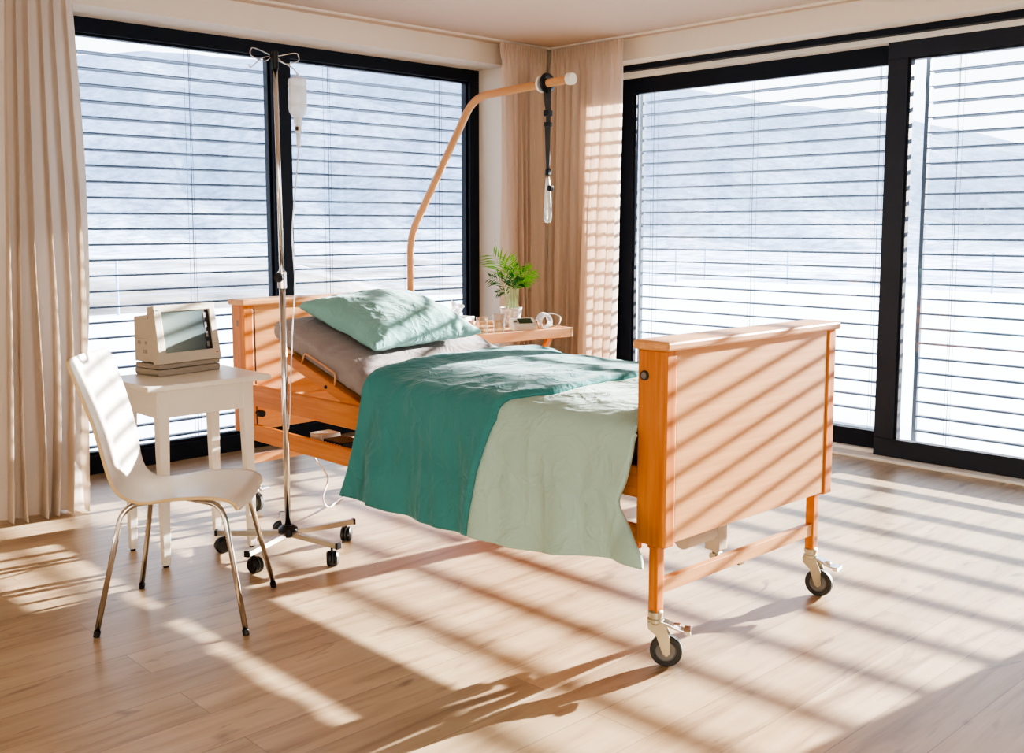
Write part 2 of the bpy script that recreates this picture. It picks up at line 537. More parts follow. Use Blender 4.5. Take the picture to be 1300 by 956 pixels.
# right sliding door
dr = thing('door_1', (5.76, 2.9, 0), kind='structure')
bm = BM()
box(bm, 5.64, 5.84, DY0, DY1, 2.405, HW)                       # outer head
box(bm, 5.70, 5.84, DY1 - .07, DY1, .03, 2.405)                # far jamb
box(bm, 5.66, 5.84, DY0, DY0 + .06, .03, 2.405)
obj('door_frame', bm, M['frame'], dr, bevel=.003)
bm = BM(); box(bm, 5.70, 5.84, DY0 + .06, DY1 - .07, 2.375, 2.405); obj('head_track', bm, M['trim'], dr)
bm = BM(); box(bm, 5.63, 5.84, DY0, DY1, 0.0, .016); box(bm, 5.745, 5.84, DY0, DY1, .016, .035); obj('threshold', bm, M['trim'], dr, bevel=.003)
# fixed sash (behind)
bm = BM()
ya, yb, xa, xb = 2.80, 4.912, 5.79, 5.835
box(bm, xa, xb, ya, yb, 2.266, 2.376); box(bm, xa, xb, ya, yb, .035, .138)
box(bm, xa, xb, yb - .108, yb, .138, 2.266); box(bm, xa, xb, ya, ya + .10, .138, 2.266)
box(bm, xa + .012, xb, yb - .122, yb - .108, .138, 2.266)
fs = obj('fixed_sash', bm, M['frame'], dr, bevel=.003)
bm = BM(); grid(bm, lambda s, t: V(5.815, 2.89 + (4.806 - 2.89) * s, .137 + (2.267 - .137) * t), 1, 1)
obj('pane', bm, M['glass'], fs)
# sliding sash (in front)
bm = BM()
ya, yb, xa, xb = .765, 2.892, 5.715, 5.775
box(bm, xa, xb, ya, yb, 2.282, 2.388); box(bm, xa, xb, ya, yb, .018, .122)
box(bm, xa, xb, yb - .118, yb, .122, 2.282); box(bm, xa, xb, ya, ya + .118, .122, 2.282)
box(bm, xa + .014, xb, yb - .132, yb - .118, .122, 2.282); box(bm, xa + .014, xb, ya + .118, yb - .132, 2.27, 2.282)
ss = obj('sliding_sash', bm, M['frame2'], dr, bevel=.003)
bm = BM(); grid(bm, lambda s, t: V(5.75, .875 + (2.766 - .875) * s, .12 + (2.284 - .12) * t), 1, 1)
obj('pane', bm, M['glass'], ss)

# ------------------------------------------------------------------ outside blinds
def slat_bm(u0, u1, mk, zs, depth=.075, sag=.011, tilt=.05):
    bm = BM()
    n = 6
    for z in zs:
        rows = []
        for k in range(n + 1):
            t = k / n - .5
            zz = z + sag * (.25 - t * t) * 4 * .5 - sag * .25 - t * depth * tilt
            if k == 0: zz -= .005
            if k == n: zz -= .004
            rows.append([bm.verts.new(mk(u, t * depth, zz)) for u in (u0, u1)])
        for k in range(n):
            bm.faces.new((rows[k][0], rows[k + 1][0], rows[k + 1][1], rows[k][1]))
    return bm

def blind(name, u0, u1, mk, ztop, cords, guides, label, rail_z):
    base = mk((u0 + u1) / 2, 0, 0)
    t = thing(name, base, label, 'blind', group='outdoor slatted blinds')
    zs = []
    z = ztop
    while z > rail_z + .05:
        zs.append(z); z -= .0868
    o = obj('slats', slat_bm(u0, u1, mk, zs), M['slat'], t, smooth=False, solid=.0022)
    for c in cords:
        bm = BM()
        for (dd, r) in ((-.038, .0011), (.038, .0011), (0, .0020)):
            cyl(bm, mk(c, dd, rail_z - .01), mk(c + (.012 if dd == 0 else 0), dd, 2.42), r, n=6)
        box(bm, *[f(mk(c, -.038, 0)[k], mk(c + .012, .038, 0)[k]) for k in (0, 1) for f in (min, max)], 2.415, 2.425)
        obj('ladder_cord', bm, M['cord'], t)
    for g in guides:
        bm = BM()
        a = mk(g - .012, -.012, .02); b = mk(g + .012, .012, 2.43)
        box(bm, min(a.x, b.x), max(a.x, b.x), min(a.y, b.y), max(a.y, b.y), .0, 2.43)
        obj('guide_rail', bm, M['slat'], t)
    bm = BM(); a = mk(u0, -.04, 0); b = mk(u1, .04, 0)
    box(bm, min(a.x, b.x), max(a.x, b.x), min(a.y, b.y), max(a.y, b.y), rail_z - .02, rail_z)
    obj('bottom_rail', bm, M['slat'], t, bevel=.004)
    return t

mkA = lambda u, d, z: V(u, 5.80 + d, z)
mkB = lambda u, d, z: V(5.98 + d, u, z)
blind('venetian_blind', 1.90, 3.46, mkA, 2.292, (2.0, 2.945), (3.475,), 'grey slatted outdoor blind behind the left pane of the back window', .07)
blind('venetian_blind', 3.52, 5.09, mkA, 2.292, (3.905, 4.84), (5.105, 3.505), 'grey slatted outdoor blind behind the right pane of the back window, nearest the corner', .07)
blind('venetian_blind', 2.90, 4.86, mkB, 2.318, (3.05, 3.93, 4.76), (4.875,), 'grey slatted outdoor blind behind the fixed left pane of the sliding door', .12)
blind('venetian_blind', .74, 2.755, mkB, 2.318, (1.0, 2.58), (2.772,), 'grey slatted outdoor blind behind the front sliding sash at the right edge', .06)

# ------------------------------------------------------------------ curtains
def curtain(name, top0, top1, bot0, bot1, nrm, folds, amp, mat, label, seed, zt=HC - .02, zb=.008, shape=1.0, bulge=0.0):
    """pleated cloth between two vertical edges; folds deepen below the gathered heading"""
    rnd = random.Random(seed)
    top0, top1, bot0, bot1, nrm = map(Vector, (top0, top1, bot0, bot1, nrm))
    ph = [rnd.uniform(0, 2 * PI) for _ in range(8)]
    W = [rnd.uniform(.6, 1.4) for _ in range(folds)]
    tot = sum(W); acc = [0]
    for x in W: acc.append(acc[-1] + x / tot)
    def warp(s):     # uneven fold widths
        for i in range(folds):
            if s <= acc[i + 1] or i == folds - 1:
                return i + (s - acc[i]) / (acc[i + 1] - acc[i])
    A = [rnd.uniform(.65, 1.2) for _ in range(folds + 2)]
    def fn(s, t):
        z = zt + (zb - zt) * t
        p = top0.lerp(top1, s).lerp(bot0.lerp(bot1, s), t ** shape)
        p = p + (top1 - top0).normalized() * (bulge * s * math.sin(PI * t ** 1.3))
        drift = .35 * t * math.sin(3 * t + ph[0]) + .25 * t * math.sin(2.2 * s + ph[1])
        f = warp(min(1, max(0, s + .02 * t * math.sin(5 * t + 9 * s + ph[2])))) + drift
        i = int(max(0, min(folds, math.floor(f))))
        a = A[i] + (A[min(folds, i + 1)] - A[i]) * (f - i)
        head = smoothstep(.0, .09, t)
        deep = amp * a * head * (.55 + .6 * t)
        wv = math.sin(2 * PI * f)
        wv = math.copysign(abs(wv) ** .8, wv)
        off = deep * wv + .25 * deep * math.sin(4 * PI * f + ph[3])
        off += (1 - head) * .016 * math.sin(2 * PI * folds * 2.6 * s + ph[4]) + .006 * math.exp(-((t - .045) / .012) ** 2)
        off += .01 * noise.noise(V(s * 9 + seed, t * 3, seed))
        side = (top1 - top0).normalized() * (.35 * deep * math.cos(2 * PI * f))
        q = p + nrm * off + side
        if t > .94:   # hem breaks slightly on the floor
            q += nrm * (.02 * (t - .94) / .06 * noise.noise(V(s * 6, 3, seed)))
        return V(q.x, q.y, z)
    bm = BM(); grid(bm, fn, folds * 26, 90)
    return tag(obj(name, bm, mat, loc=((bot0.x + bot1.x) / 2, (bot0.y + bot1.y) / 2, 0), smooth=True, fixn=False), label, 'curtain', group='beige linen curtains')

curtain('curtain', (1.70, 5.05, 0), (1.99, 5.05, 0), (1.55, 4.95, 0), (1.92, 4.95, 0), (0, -1, 0), 6, .050, M['linen2'],
        'pale beige floor length curtain gathered at the left end of the back window', 3, bulge=.05)
curtain('curtain', (4.86, 5.17, 0), (5.285, 5.17, 0), (4.87, 5.17, 0), (5.28, 5.17, 0), (0, -1, 0), 7, .044, M['linen'],
        'beige pleated curtain hanging in shade on the back wall side of the corner', 11)
curtain('curtain', (5.34, 5.17, 0), (5.34, 4.53, 0), (5.34, 5.17, 0), (5.34, 4.57, 0), (-1, 0, 0), 9, .042, M['linen'],
        'beige pleated curtain at the left end of the sliding door with striped sunlight on it', 23)

# ------------------------------------------------------------------ hospital bed
BX0, BX1 = 2.44, 3.42
bed = thing('hospital_bed', (2.93, 3.17, 0), 'beech framed hospital bed on braked castors with a raised backrest and trapeze pole', 'bed')

def end_board(name, y0, y1, outer):
    """panel with two posts and a cap; outer = +1 when the outer face is y1"""
    ym = (y0 + y1) / 2
    bm = BM(); box(bm, BX0 + .0525, BX1 - .058, y0 + .003, y1 - .003, .395, .985)
    p = obj(name, bm, M['beechx'], bed, bevel=.003)
    for (a, b) in ((BX0, BX0 + .052), (BX1 - .052, BX1)):
        bm = BM(); box(bm, a, b, y0, y1, .385, .985)
        q = obj('post', bm, M['beech'], p, bevel=.006)
        xs = a if a == BX0 else b
        sgn = -1 if a == BX0 else 1
        if outer < 0:
            bm = BM(); lathe(bm, [(0, .006), (.010, .006), (.0105, 0)], (xs, y1 - .028, .905), (sgn, 0, 0), n=20)
            obj('bolt_cap', bm, M['hubgrey'], q)
            bm = BM(); lathe(bm, [(.0105, .0), (.0105, .007), (.0145, .006), (.0155, 0)], (xs, y1 - .028, .905), (sgn, 0, 0), n=20)
            obj('bolt_ring', bm, M['tyre'], q)
        else:
            bm = BM(); box(bm, xs - .002, xs + .002, ym - .007, ym + .007, .885, .915); obj('slot_plate', bm, M['hubgrey'], q)
    bm = BM(); box(bm, BX0 - .012, BX1 + .012, y0 - .012, y1 + .012, .983, 1.012)
    obj('top_cap', bm, M['beechx'], p, bevel=.008)
    if outer > 0:
        for x in (BX0 + .062, BX1 - .062):
            bm = BM(); box(bm, x - .010, x + .004, y0 + .004, y0 + .016, .40, .965); obj('guide_channel', bm, M['steel'], p, bevel=.001)
            bm = BM(); box(bm, x - .0055, x - .0005, y0 + .002, y0 + .004, .40, .965); obj('channel_slot', bm, M['black'], p)
    return p
end_board('footboard', 1.885, 1.995, -1)
end_board('headboard', 4.335, 4.445, +1)

# legs, cross rungs
for y in (1.94, 4.39):
    for x in (BX0 + .035, BX1 - .035):
        bm = BM(); box(bm, x - .017, x + .017, y - .017, y + .017, .165, .40)
        box(bm, x - .021, x + .021, y - .021, y + .021, .372, .392)
        obj('leg', bm, M['beech'], bed, bevel=.003)
    bm = BM(); box(bm, BX0 + .052, BX1 - .052, y - .012, y + .012, .226, .270)
    obj('cross_rung', bm, M['beechx'], bed, bevel=.002)

# castors
def caster(x, y, yaw):
    d = V(math.cos(yaw), math.sin(yaw), 0); s = V(-d.y, d.x, 0); c = V(x, y, 0); z = V(0, 0, 1)
    ax = c + d * .034 + z * .050
    bm = BM()
    lathe(bm, [(0, .178), (.017, .178), (.024, .172), (.024, .160), (.021, .158), (.021, .152), (.026, .150), (.026, .140), (.021, .134), (.0, .134)], c, n=20)
    for k in (-1, 1):   # fork cheeks
        prism(bm, [(-.024, .142), (.026, .142), (.045, .095), (.046, .045), (.036, .036), (.024, .044), (.004, .10), (-.022, .122)], c + s * (k * .020 - .0015), d, z, s * .003)
    obox(bm, c + z * .139 + d * .002, d, s, z, .024, .0205, .004)
    cyl(bm, ax - s * .0245, ax + s * .0245, .0075, n=12)
    fork = obj('caster', bm, M['zinc'], bed)
    bm = BM()
    lathe(bm, [(.032, -.014), (.046, -.014), (.050, -.009), (.050, .009), (.046, .014), (.032, .014)], ax, s, n=32, closed=True)
    obj('tyre', bm, M['tyre'], fork, smooth=False)
    bm = BM()
    lathe(bm, [(0, -.010), (.010, -.010), (.012, -.007), (.028, -.007), (.034, -.013), (.036, -.013), (.036, .013), (.034, .013), (.028, .007), (.012, .007), (.010, .010), (0, .010)], ax, s, n=32)
    obj('wheel_disc', bm, M['hubgrey'], fork)
    bm = BM()
    pts = [(.006, .150), (.040, .140), (.075, .124), (.104, .116), (.104, .111), (.072, .117), (.034, .131), (.004, .138)]
    prism(bm, pts, c - s * .019, d, z, s * .038)
    prism(bm, [(.088, .123), (.108, .123), (.108, .108), (.088, .110)], c - s * .026, d, z, s * .052); obox(bm, c + d * .066 + z * .131, d, s, z, .010, .008, .006)
    obj('brake_pedal', bm, M['chrome'], fork, bevel=.002)
    return fork
caster(BX0 + .035, 1.94, math.radians(-55))
caster(BX1 - .035, 1.94, math.radians(-78))
caster(BX0 + .035, 4.39, math.radians(-72))
caster(BX1 - .035, 4.39, math.radians(-60))

# side rails (lowered) and the lying deck
for x0, x1 in ((BX0 + .004, BX0 + .030), (BX1 - .030, BX1 - .004)):
    for z0, z1 in ((.522, .622), (.360, .436)):
        bm = BM(); box(bm, x0, x1, 1.99, 4.34, z0, z1)
        obj('side_rail', bm, M['beechy'], bed, bevel=.006)
bm = BM(); box(bm, BX0 + .045, BX1 - .045, 2.0, 3.42, .575, .612); obj('lying_deck', bm, M['beechy'], bed, bevel=.004)
for y in (2.3, 3.45, 4.2):
    bm = BM(); box(bm, BX0 + .03, BX1 - .03, y - .02, y + .02, .53, .572); obj('cross_beam', bm, M['beechx'], bed, bevel=.003)
# raised backrest deck
PY, PZ, TH = 3.41, .600, math.radians(16.2)
dirb = V(0, math.cos(TH), math.sin(TH)); nb = V(0, -math.sin(TH), math.cos(TH))
def onb(x, l, h):
    return V(x, PY, PZ) + dirb * l + nb * h
bf = None
for x0, x1 in ((BX0 + .022, BX0 + .055), (BX1 - .055, BX1 - .022)):
    bm = BM(); c = onb((x0 + x1) / 2, .29, -.006)
    obox(bm, c, V(1, 0, 0), dirb, nb, (x1 - x0) / 2, .33, .024)
    fr = obj('backrest_frame', bm, M['beechy'], bed, bevel=.004)
    sg = -1 if x0 < 2.9 else 1
    bm = BM(); lathe(bm, [(0, .006), (.006, .006), (.008, 0)], onb(x0 if sg < 0 else x1, .30, -.01), (sg, 0, 0), n=12)
    obj('screw_head', bm, M['black'], fr)
    # mattress retaining loop
    x = (x0 + x1) / 2 - .010 * (1 if sg < 0 else -1)
    loop = [onb(x, .505, .010), onb(x, .50, .068), onb(x, .255, .068), onb(x, .250, .010)]
    bm = BM(); tube(bm, round_path(loop, .022), .0048, n=8)
    obj('mattress_loop', bm, M['beech_tube'], fr, smooth=True)
bm = BM(); obox(bm, onb(2.93, .36, .006), V(1, 0, 0), dirb, nb, .43, .37, .010); obj('backrest_board', bm, M['beechx'], bed)
# strut that carries the backrest
bm = BM(); tube(bm, [(2.93, 4.08, .56), (2.93, 3.9, .70)], .014, n=10); obj('backrest_strut', bm, M['steel'], bed, smooth=True)
# clamp knob and small plate under the head end
bm = BM(); cyl(bm, (2.475, 4.30, .487), (2.475, 4.27, .487), .007, n=12); cyl(bm, (2.475, 4.272, .487), (2.475, 4.238, .487), .018, .015, n=14)
obj('clamp_knob', bm, M['black'], bed, bevel=.003)
# lift motor behind the footboard
bm = BM()
box(bm, 2.93, 2.985, 2.03, 2.09, .235, .40); box(bm, 2.915, 3.0, 2.025, 2.095, .33, .395)
mo = obj('lift_motor', bm, M['beigeplastic'], bed, bevel=.006)
bm = BM(); cyl(bm, (2.92, 2.06, .31), (2.76, 2.06, .31), .034, n=20); box(bm, 2.79, 2.92, 2.035, 2.085, .31, .36); obj('motor_housing', bm, M['beigeplastic'], mo, bevel=.004)
bm = BM(); cyl(bm, (2.957, 2.06, .235), (2.957, 2.06, .20), .013, n=14); cyl(bm, (2.935, 2.06, .215), (2.982, 2.06, .215), .012, n=14); obj('push_rod', bm, M['steel'], mo)
bm = BM(); cyl(bm, (2.99, 2.06, .395), (2.99, 2.06, .56), .011, n=12); box(bm, 2.90, 2.915, 2.05, 2.07, .36, .56); obj('motor_bracket', bm, M['steel'], mo)
bm = BM(); box(bm, 2.945, 2.970, 1.955, 2.075, .205, .222); box(bm, 2.945, 2.970, 1.953, 1.963, .205, .262); obj('motor_foot', bm, M['zinc'], mo)
# control box hung on the lower rail
bm = BM(); box(bm, 2.475, 2.60, 3.62, 3.90, .375, .400); box(bm, 2.50, 2.60, 3.80, 3.89, .400, .448)
cb = obj('control_box', bm, M['beigeplastic'], bed, bevel=.004)
bm = BM(); box(bm, 2.492, 2.60, 3.63, 3.775, .400, .438); obj('power_pack', bm, M['black'], cb, bevel=.003)
bm = BM()
for k in range(6):
    y = 3.765 - k * .022
    box(bm, 2.4895, 2.492, y - .016, y - .005, .410, .428)
obj('rating_marks', bm, M['trim'], cb)
bm = BM(); tube(bm, bez([(2.55, 3.93, .37), (2.62, 4.02, .31), (2.66, 4.10, .27), (2.66, 4.0, .20), (2.60, 3.95, .12), (2.70, 4.05, .04), (2.9, 4.25, .006), (3.3, 4.5, .006)]), .004, n=6)
obj('power_cord', bm, M['trim'], bed, smooth=True)
# trapeze pole
px = 3.395
path = round_path([(px, 4.30, .42), (px, 4.30, 1.30), (px, 3.80, 1.962), (px, 3.17, 1.985)], .10, 8)
bm = BM(); tube(bm, path, .0185, n=16); tp = obj('trapeze_pole', bm, M['beech_tube'], bed, smooth=True)
bm = BM(); cyl(bm, (px, 3.185, 1.9845), (px, 3.155, 1.9855), .026, n=24); obj('end_cap', bm, M['white'], tp, bevel=.004)
bm = BM(); lathe(bm, [(.019, -.006), (.036, -.006), (.038, 0), (.036, .006), (.019, .006)], (px, 3.345, 1.979), (0, 1, -.036), n=28, closed=True); obj('stop_collar', bm, M['white'], tp)
bm = BM(); box(bm, px - .03, px + .03, 4.27, 4.335, .93, .99); obj('pole_socket', bm, M['beech'], bed, bevel=.006)

# grab strap hanging from the pole
st = thing('grab_strap', (px, 3.31, 1.36), 'black webbing grab strap with a clear triangular handle hanging from the trapeze pole', 'strap')
bm = BM()
ring = [(px + .030 * math.cos(a), 3.312, 1.980 + .030 * math.sin(a)) for a in [2 * PI * k / 20 for k in range(20)]]
tube(bm, ring, .008, n=8, closed=True, flat=(.006, .016)); obj('hanging_loop', bm, M['black'], st, smooth=True)
bm = BM()
tube(bm, [(px, 3.300, 1.955), (px, 3.303, 1.87), (px, 3.305, 1.80)], .01, n=8, flat=(.014, .0025))
tube(bm, [(px, 3.325, 1.955), (px, 3.318, 1.90), (px, 3.306, 1.845)], .01, n=8, flat=(.012, .0025))
tube(bm, [(px, 3.300, 1.80), (px, 3.302, 1.70), (px, 3.304, 1.60)], .01, n=8, flat=(.009, .002))
tube(bm, [(px, 3.318, 1.80), (px, 3.312, 1.70), (px, 3.306, 1.60)], .01, n=8, flat=(.009, .002))
obj('webbing', bm, M['tyre'], st)
for q in ((px - .018, px + .018, 3.292, 3.320, 1.835, 1.862), (px - .016, px + .016, 3.294, 3.318, 1.79, 1.81), (px - .011, px + .011, 3.295, 3.315, 1.575, 1.605), (px - .020, px + .002, 3.272, 3.292, 1.505, 1.53)):
    bm = BM(); box(bm, *q); obj('buckle', bm, M['black'], st, bevel=.004)
def hpt(a, z):   # the grip hangs nearly edge-on to the window corner
    return (px + a * .52, 3.306 + a * .85, z)
hp = [hpt(0, 1.565), hpt(.014, 1.53), hpt(.040, 1.40), hpt(.030, 1.372), hpt(-.030, 1.372), hpt(-.040, 1.40), hpt(-.014, 1.53)]
bm = BM(); tube(bm, round_path(hp + [hp[0]], .02), .0085, n=8); obj('grip_handle', bm, M['chairwhite'], st, smooth=True)

# ------------------------------------------------------------------ mattress
def mattress():
    """bent slab: flat part plus raised back, rounded edges, sheet wrinkles"""
    # centre-line: arc-length along bed
    L0, L1 = 1.40, .80
    TK, W = .125, .90
    xc = 2.93
    def mid(s):      # s metres from the foot
        if s < L0 - .08:
            return V(0, 2.005 + s, .612), V(0, 0, 1)
        if s > L0 + .08:
            l = s - L0
            return V(0, PY, .612) + dirb * l, nb
        t = (s - L0 + .08) / .16
        a = V(0, PY - .08, .612); b = V(0, PY, .612); c = V(0, PY, .612) + dirb * .08
        p = a.lerp(b, t).lerp(b.lerp(c, t), t)
        th = TH * t
        return p, V(0, -math.sin(th), math.cos(th))
    bm = BM()
    nS, nU = 130, 88
    S = L0 + L1
    rings = []
    for i in range(nS + 1):
        s = S * i / nS
        p, n = mid(s)
        e = min(s, S - s)
        shrink = 0 if e > .05 else .05 - math.sqrt(max(0, .05 ** 2 - (.05 - e) ** 2))
        hw, hh = W / 2 - shrink * .6, TK / 2 - shrink * .9
        if s > S - .10:      # soft overhanging head edge
            hh -= .012 * (s - S + .10) / .10
        ring = []
        for k in range(nU):
            a = 2 * PI * k / nU
            ca, sa = math.cos(a), math.sin(a)
            ex = .28
            u = math.copysign(abs(ca) ** ex, ca) * hw
            v = math.copysign(abs(sa) ** .45, sa) * hh
            wr = 0
            if sa > -.4:
                q = V(u * 5 + s * 2.2, s * 14 - u * 5, 4.2)
                k2 = math.exp(-((s - L0 - .12) / .24) ** 2)
                rid = 1 - abs(noise.noise(q * .8))
                wr = (.003 + .014 * k2) * (rid - .7) * 1.8 + .002 * noise.noise(V(u * 20, s * 20, 1))
            ring.append(bm.verts.new(p + V(xc + u, 0, 0) + n * (TK / 2 + v + wr)))
        rings.append(ring)
    for i in range(nS):
        for k in range(nU):
            bm.faces.new((rings[i][k], rings[i][(k + 1) % nU], rings[i + 1][(k + 1) % nU], rings[i + 1][k]))
    bm.faces.new(list(reversed(rings[0]))); bm.faces.new(rings[-1])
    o = obj('mattress', bm, M['sheet'], loc=(2.93, 3.17, .61), smooth=True)
    return tag(o, 'mattress in a taupe grey fitted sheet, its head end raised on the bed', 'mattress')
mattress()

# ------------------------------------------------------------------ pillow
def pillow():
    bm = BM()
    W, H, T = .645, .56, .092
    ax = V(1, .06, 0).normalized(); ay = V(-.06, math.cos(TH), math.sin(TH)).normalized(); an = ax.cross(ay)
    c0 = V(2.915, PY, .612) + dirb * .50 + nb * .128
    n = 70
    def fn(sign):
        def f(s, t):
            u, v = 2 * s - 1, 2 * t - 1
            pu = max(0, 1 - abs(u) ** 2.4); pv = max(0, 1 - abs(v) ** 2.2)
            h = T * (pu * pv) ** .42
            # pinched edges: sides pull in between the corners
            x = u * W / 2 * (1 - .07 * (1 - v * v))
            y = v * H / 2 * (1 - .09 * (1 - u * u))
            edge = 1 - min(1, pu * pv * 1.6)
            wr = .006 * edge * noise.noise(V(u * 9, v * 9, 5))
            wr += .012 * (max(0, abs(v) - .45)) * (1 - 2 * abs(noise.noise(V(u * 7 + 3, v * 1.5, 31))))
            wr += .010 * noise.noise(V(u * 2.2, v * 2.2, 2 + sign)) + .004 * noise.noise(V(u * 7, v * 5, 9 + sign))
            hh = (h + wr * (1 if h > .004 else 0)) * (1.12 if sign > 0 else .62)
            cor = (abs(u) * abs(v)) ** 3
            z = sign * hh + .050 * (1 - .0 * cor) + .012 * u
            return c0 + ax * x + ay * y + an * z
        return f
    grid(bm, fn(1), n, n); grid(bm, fn(-1), n, n)
    bmesh.ops.remove_doubles(bm, verts=bm.verts[:], dist=.0015)
    o = obj('pillow', bm, M['mintpillow'], loc=tuple(c0), smooth=True)
    # flap seam along the near side
    return tag(o, 'plump mint green pillow lying on the raised head of the bed', 'pillow')
pillow()

# ------------------------------------------------------------------ duvet
def duvet():
    x0, x1 = 2.405, 3.455
    top = .755
    def section(s, y):
        """s in 0..1 from the near hem over the top to the far hem; returns point, outward normal, hang 0..1"""
        hemz = .278 + .070 * smoothstep(2.5, 1.95, y)
        hang = top - .07 - hemz
        wtop = x1 - x0 - .16
        arc = PI * .08 / 2
        hang2 = top - .07 - .47
        tot = hang + hang2 + 2 * arc + wtop
        d = s * tot
        if d < hang:
            h = 1 - d / hang
            fl = .055 * h
            return V(x0 + .0 - fl, y, hemz + d), V(-1, 0, .1).normalized(), h
        d -= hang
        if d < arc:
            a = d / .08
            return V(x0 + .08 - .08 * math.cos(a), y, top - .07 + .075 * math.sin(a)), V(-math.cos(a), 0, math.sin(a)), 0
        d -= arc
        if d < wtop:
            q = d / wtop
            puff = .030 * math.sin(PI * q) ** .6
            return V(x0 + .08 + d, y, top + .005 + puff), V(0, 0, 1), 0
        d -= wtop
        if d < arc:
            a = PI / 2 - d / .08
            return V(x1 - .08 + .08 * math.cos(a), y, top - .07 + .075 * math.sin(a)), V(math.cos(a), 0, math.sin(a)), 0
        d -= arc
        h = d / hang2
        return V(x1 + .03 * h, y, top - .07 - d), V(1, 0, .1).normalized(), h
    def yhead(h): return 3.34 + .105 * h
    def yfoot(h): return 1.998 if h == 0 else 1.985 + .045 * math.exp(-((h - .6) / .2) ** 2) - .100 * smoothstep(.5, .98, h)
    def yseam(h): return (2.47 if h == 0 else 2.60 + .13 * h)
    def disp(p, n, h, seed=0):
        # soft quilt puff on the top, hanging folds on the sides, fine wrinkles
        y = p.y
        q = V(p.x * 2.2, y * 2.4, p.z * 1.4 + 7)
        d = .012 * noise.noise(q) + .006 * noise.noise(V(p.x * 8, y * 9, p.z * 3 + seed))
        r2 = 1 - abs(noise.noise(V(p.x * 6 - y * 3, y * 8 + p.x * 4, p.z * 2 + 13)))
        d += .008 * (r2 - .75)
        r = 1 - abs(noise.noise(V(p.x * 3 + y * 5, y * 5.5 - p.x * 2, p.z * 2.5 + 3)))
        d += .010 * (r - .75)
        if h > 0:
            hh = h ** .8
            f = math.sin(y * 20 + 2.2 * noise.noise(V(y * 2.5, 1, 3)) + .8 * h) * .55 + .6 * noise.noise(V(y * 8.0, h * .9, 11))
            d += .030 * hh * f
            f2 = 1 - abs(noise.noise(V(y * 12 + h * 1.2, h * 1.2, 21)))
            d += .016 * (f2 - .7) * smoothstep(0, .3, h)
        return p + n * d
    S_N = 170
    def layer(ya, yb, off, nt_, edge_round):
        bm = BM()
        def fn(s, t):
            p, n, h = section(s, 2.7)
            yb_ = yb(h if (p.x < 2.9 or yb is yseam) else 0)
            if yb is yseam and p.x < 2.75:      # the seam swings towards the head where it rolls over the edge
                k = smoothstep(2.58, x0, p.x) if h == 0 else 1
                yb_ = 2.465 + (.115 + .09 * h ** .6) * k
            y = ya(h) + (yb_ - ya(h)) * t
            p, n, h = section(s, y)
            q = disp(p, n, h)
            er = edge_round(t)
            # fold front: a taller soft roll at the head edge
            roll = .020 * math.exp(-((y - yhead(h)) / .10) ** 2) * (1 - h)
            return q + n * (off + er + roll)
        grid(bm, fn, S_N, nt_)
        bmesh.ops.reverse_faces(bm, faces=bm.faces[:])
        return bm
    root = thing('duvet', (2.93, 2.7, .62), 'mint green duvet with a wide teal fold-back, hanging down the side of the bed', 'duvet')
    bm = layer(lambda h: yhead(h) - .01, yfoot, 0, 150, lambda t: 0)
    o = obj('cover', bm, [M['mint'], M['teal']], root, smooth=True, solid=.016, fixn=False)
    o.modifiers['Solidify'].material_offset = 1
    o.modifiers['Solidify'].offset = 1
    bm = layer(yhead, yseam, .020, 110, lambda t: -.012 * (smoothstep(.97, 1, t)) - .022 * smoothstep(.03, 0, t))
    o2 = obj('fold_back', bm, M['teal'], root, smooth=True, solid=.012, fixn=False)
    o2['label'] = 'teal folded-back part'
    o2.modifiers['Solidify'].offset = 1
    for o_ in (o, o2):
        o_.modifiers['Solidify'].offset = -1
duvet()

# ------------------------------------------------------------------ drip stand
IVX, IVY = 2.262, 3.70
iv = thing('drip_stand', (IVX, IVY, 0), 'chrome drip stand on a five-armed wheeled base beside the bed', 'stand')
bm = BM(); lathe(bm, [(0, .118), (.022, .118), (.030, .112), (.040, .106), (.040, .078), (.030, .070), (0, .070)], (IVX, IVY, 0), n=20)
obj('hub', bm, M['black'], iv)
bm = BM(); cyl(bm, (IVX, IVY, .11), (IVX, IVY, 1.13), .0125, n=18); obj('lower_pole', bm, M['chrome'], iv, smooth=True)
bm = BM(); cyl(bm, (IVX, IVY, 1.12), (IVX - .008, IVY, 1.985), .0095, n=18); obj('upper_pole', bm, M['chrome'], iv, smooth=True)
bm = BM(); lathe(bm, [(.0125, 1.10), (.018, 1.10), (.018, 1.165), (.0095, 1.172)], (IVX, IVY, 0), n=18); ck = obj('clamp_collar', bm, M['chrome'], iv)
bm = BM(); cyl(bm, (IVX - .012, IVY - .010, 1.145), (IVX - .030, IVY - .026, 1.145), .007, n=12); lathe(bm, [(0, 0), (.018, 0), (.020, .006), (.018, .018), (0, .020)], (IVX - .026, IVY - .022, 1.145), (-.75, -.66, 0), n=16)
obj('clamp_knob', bm, M['black'], ck)
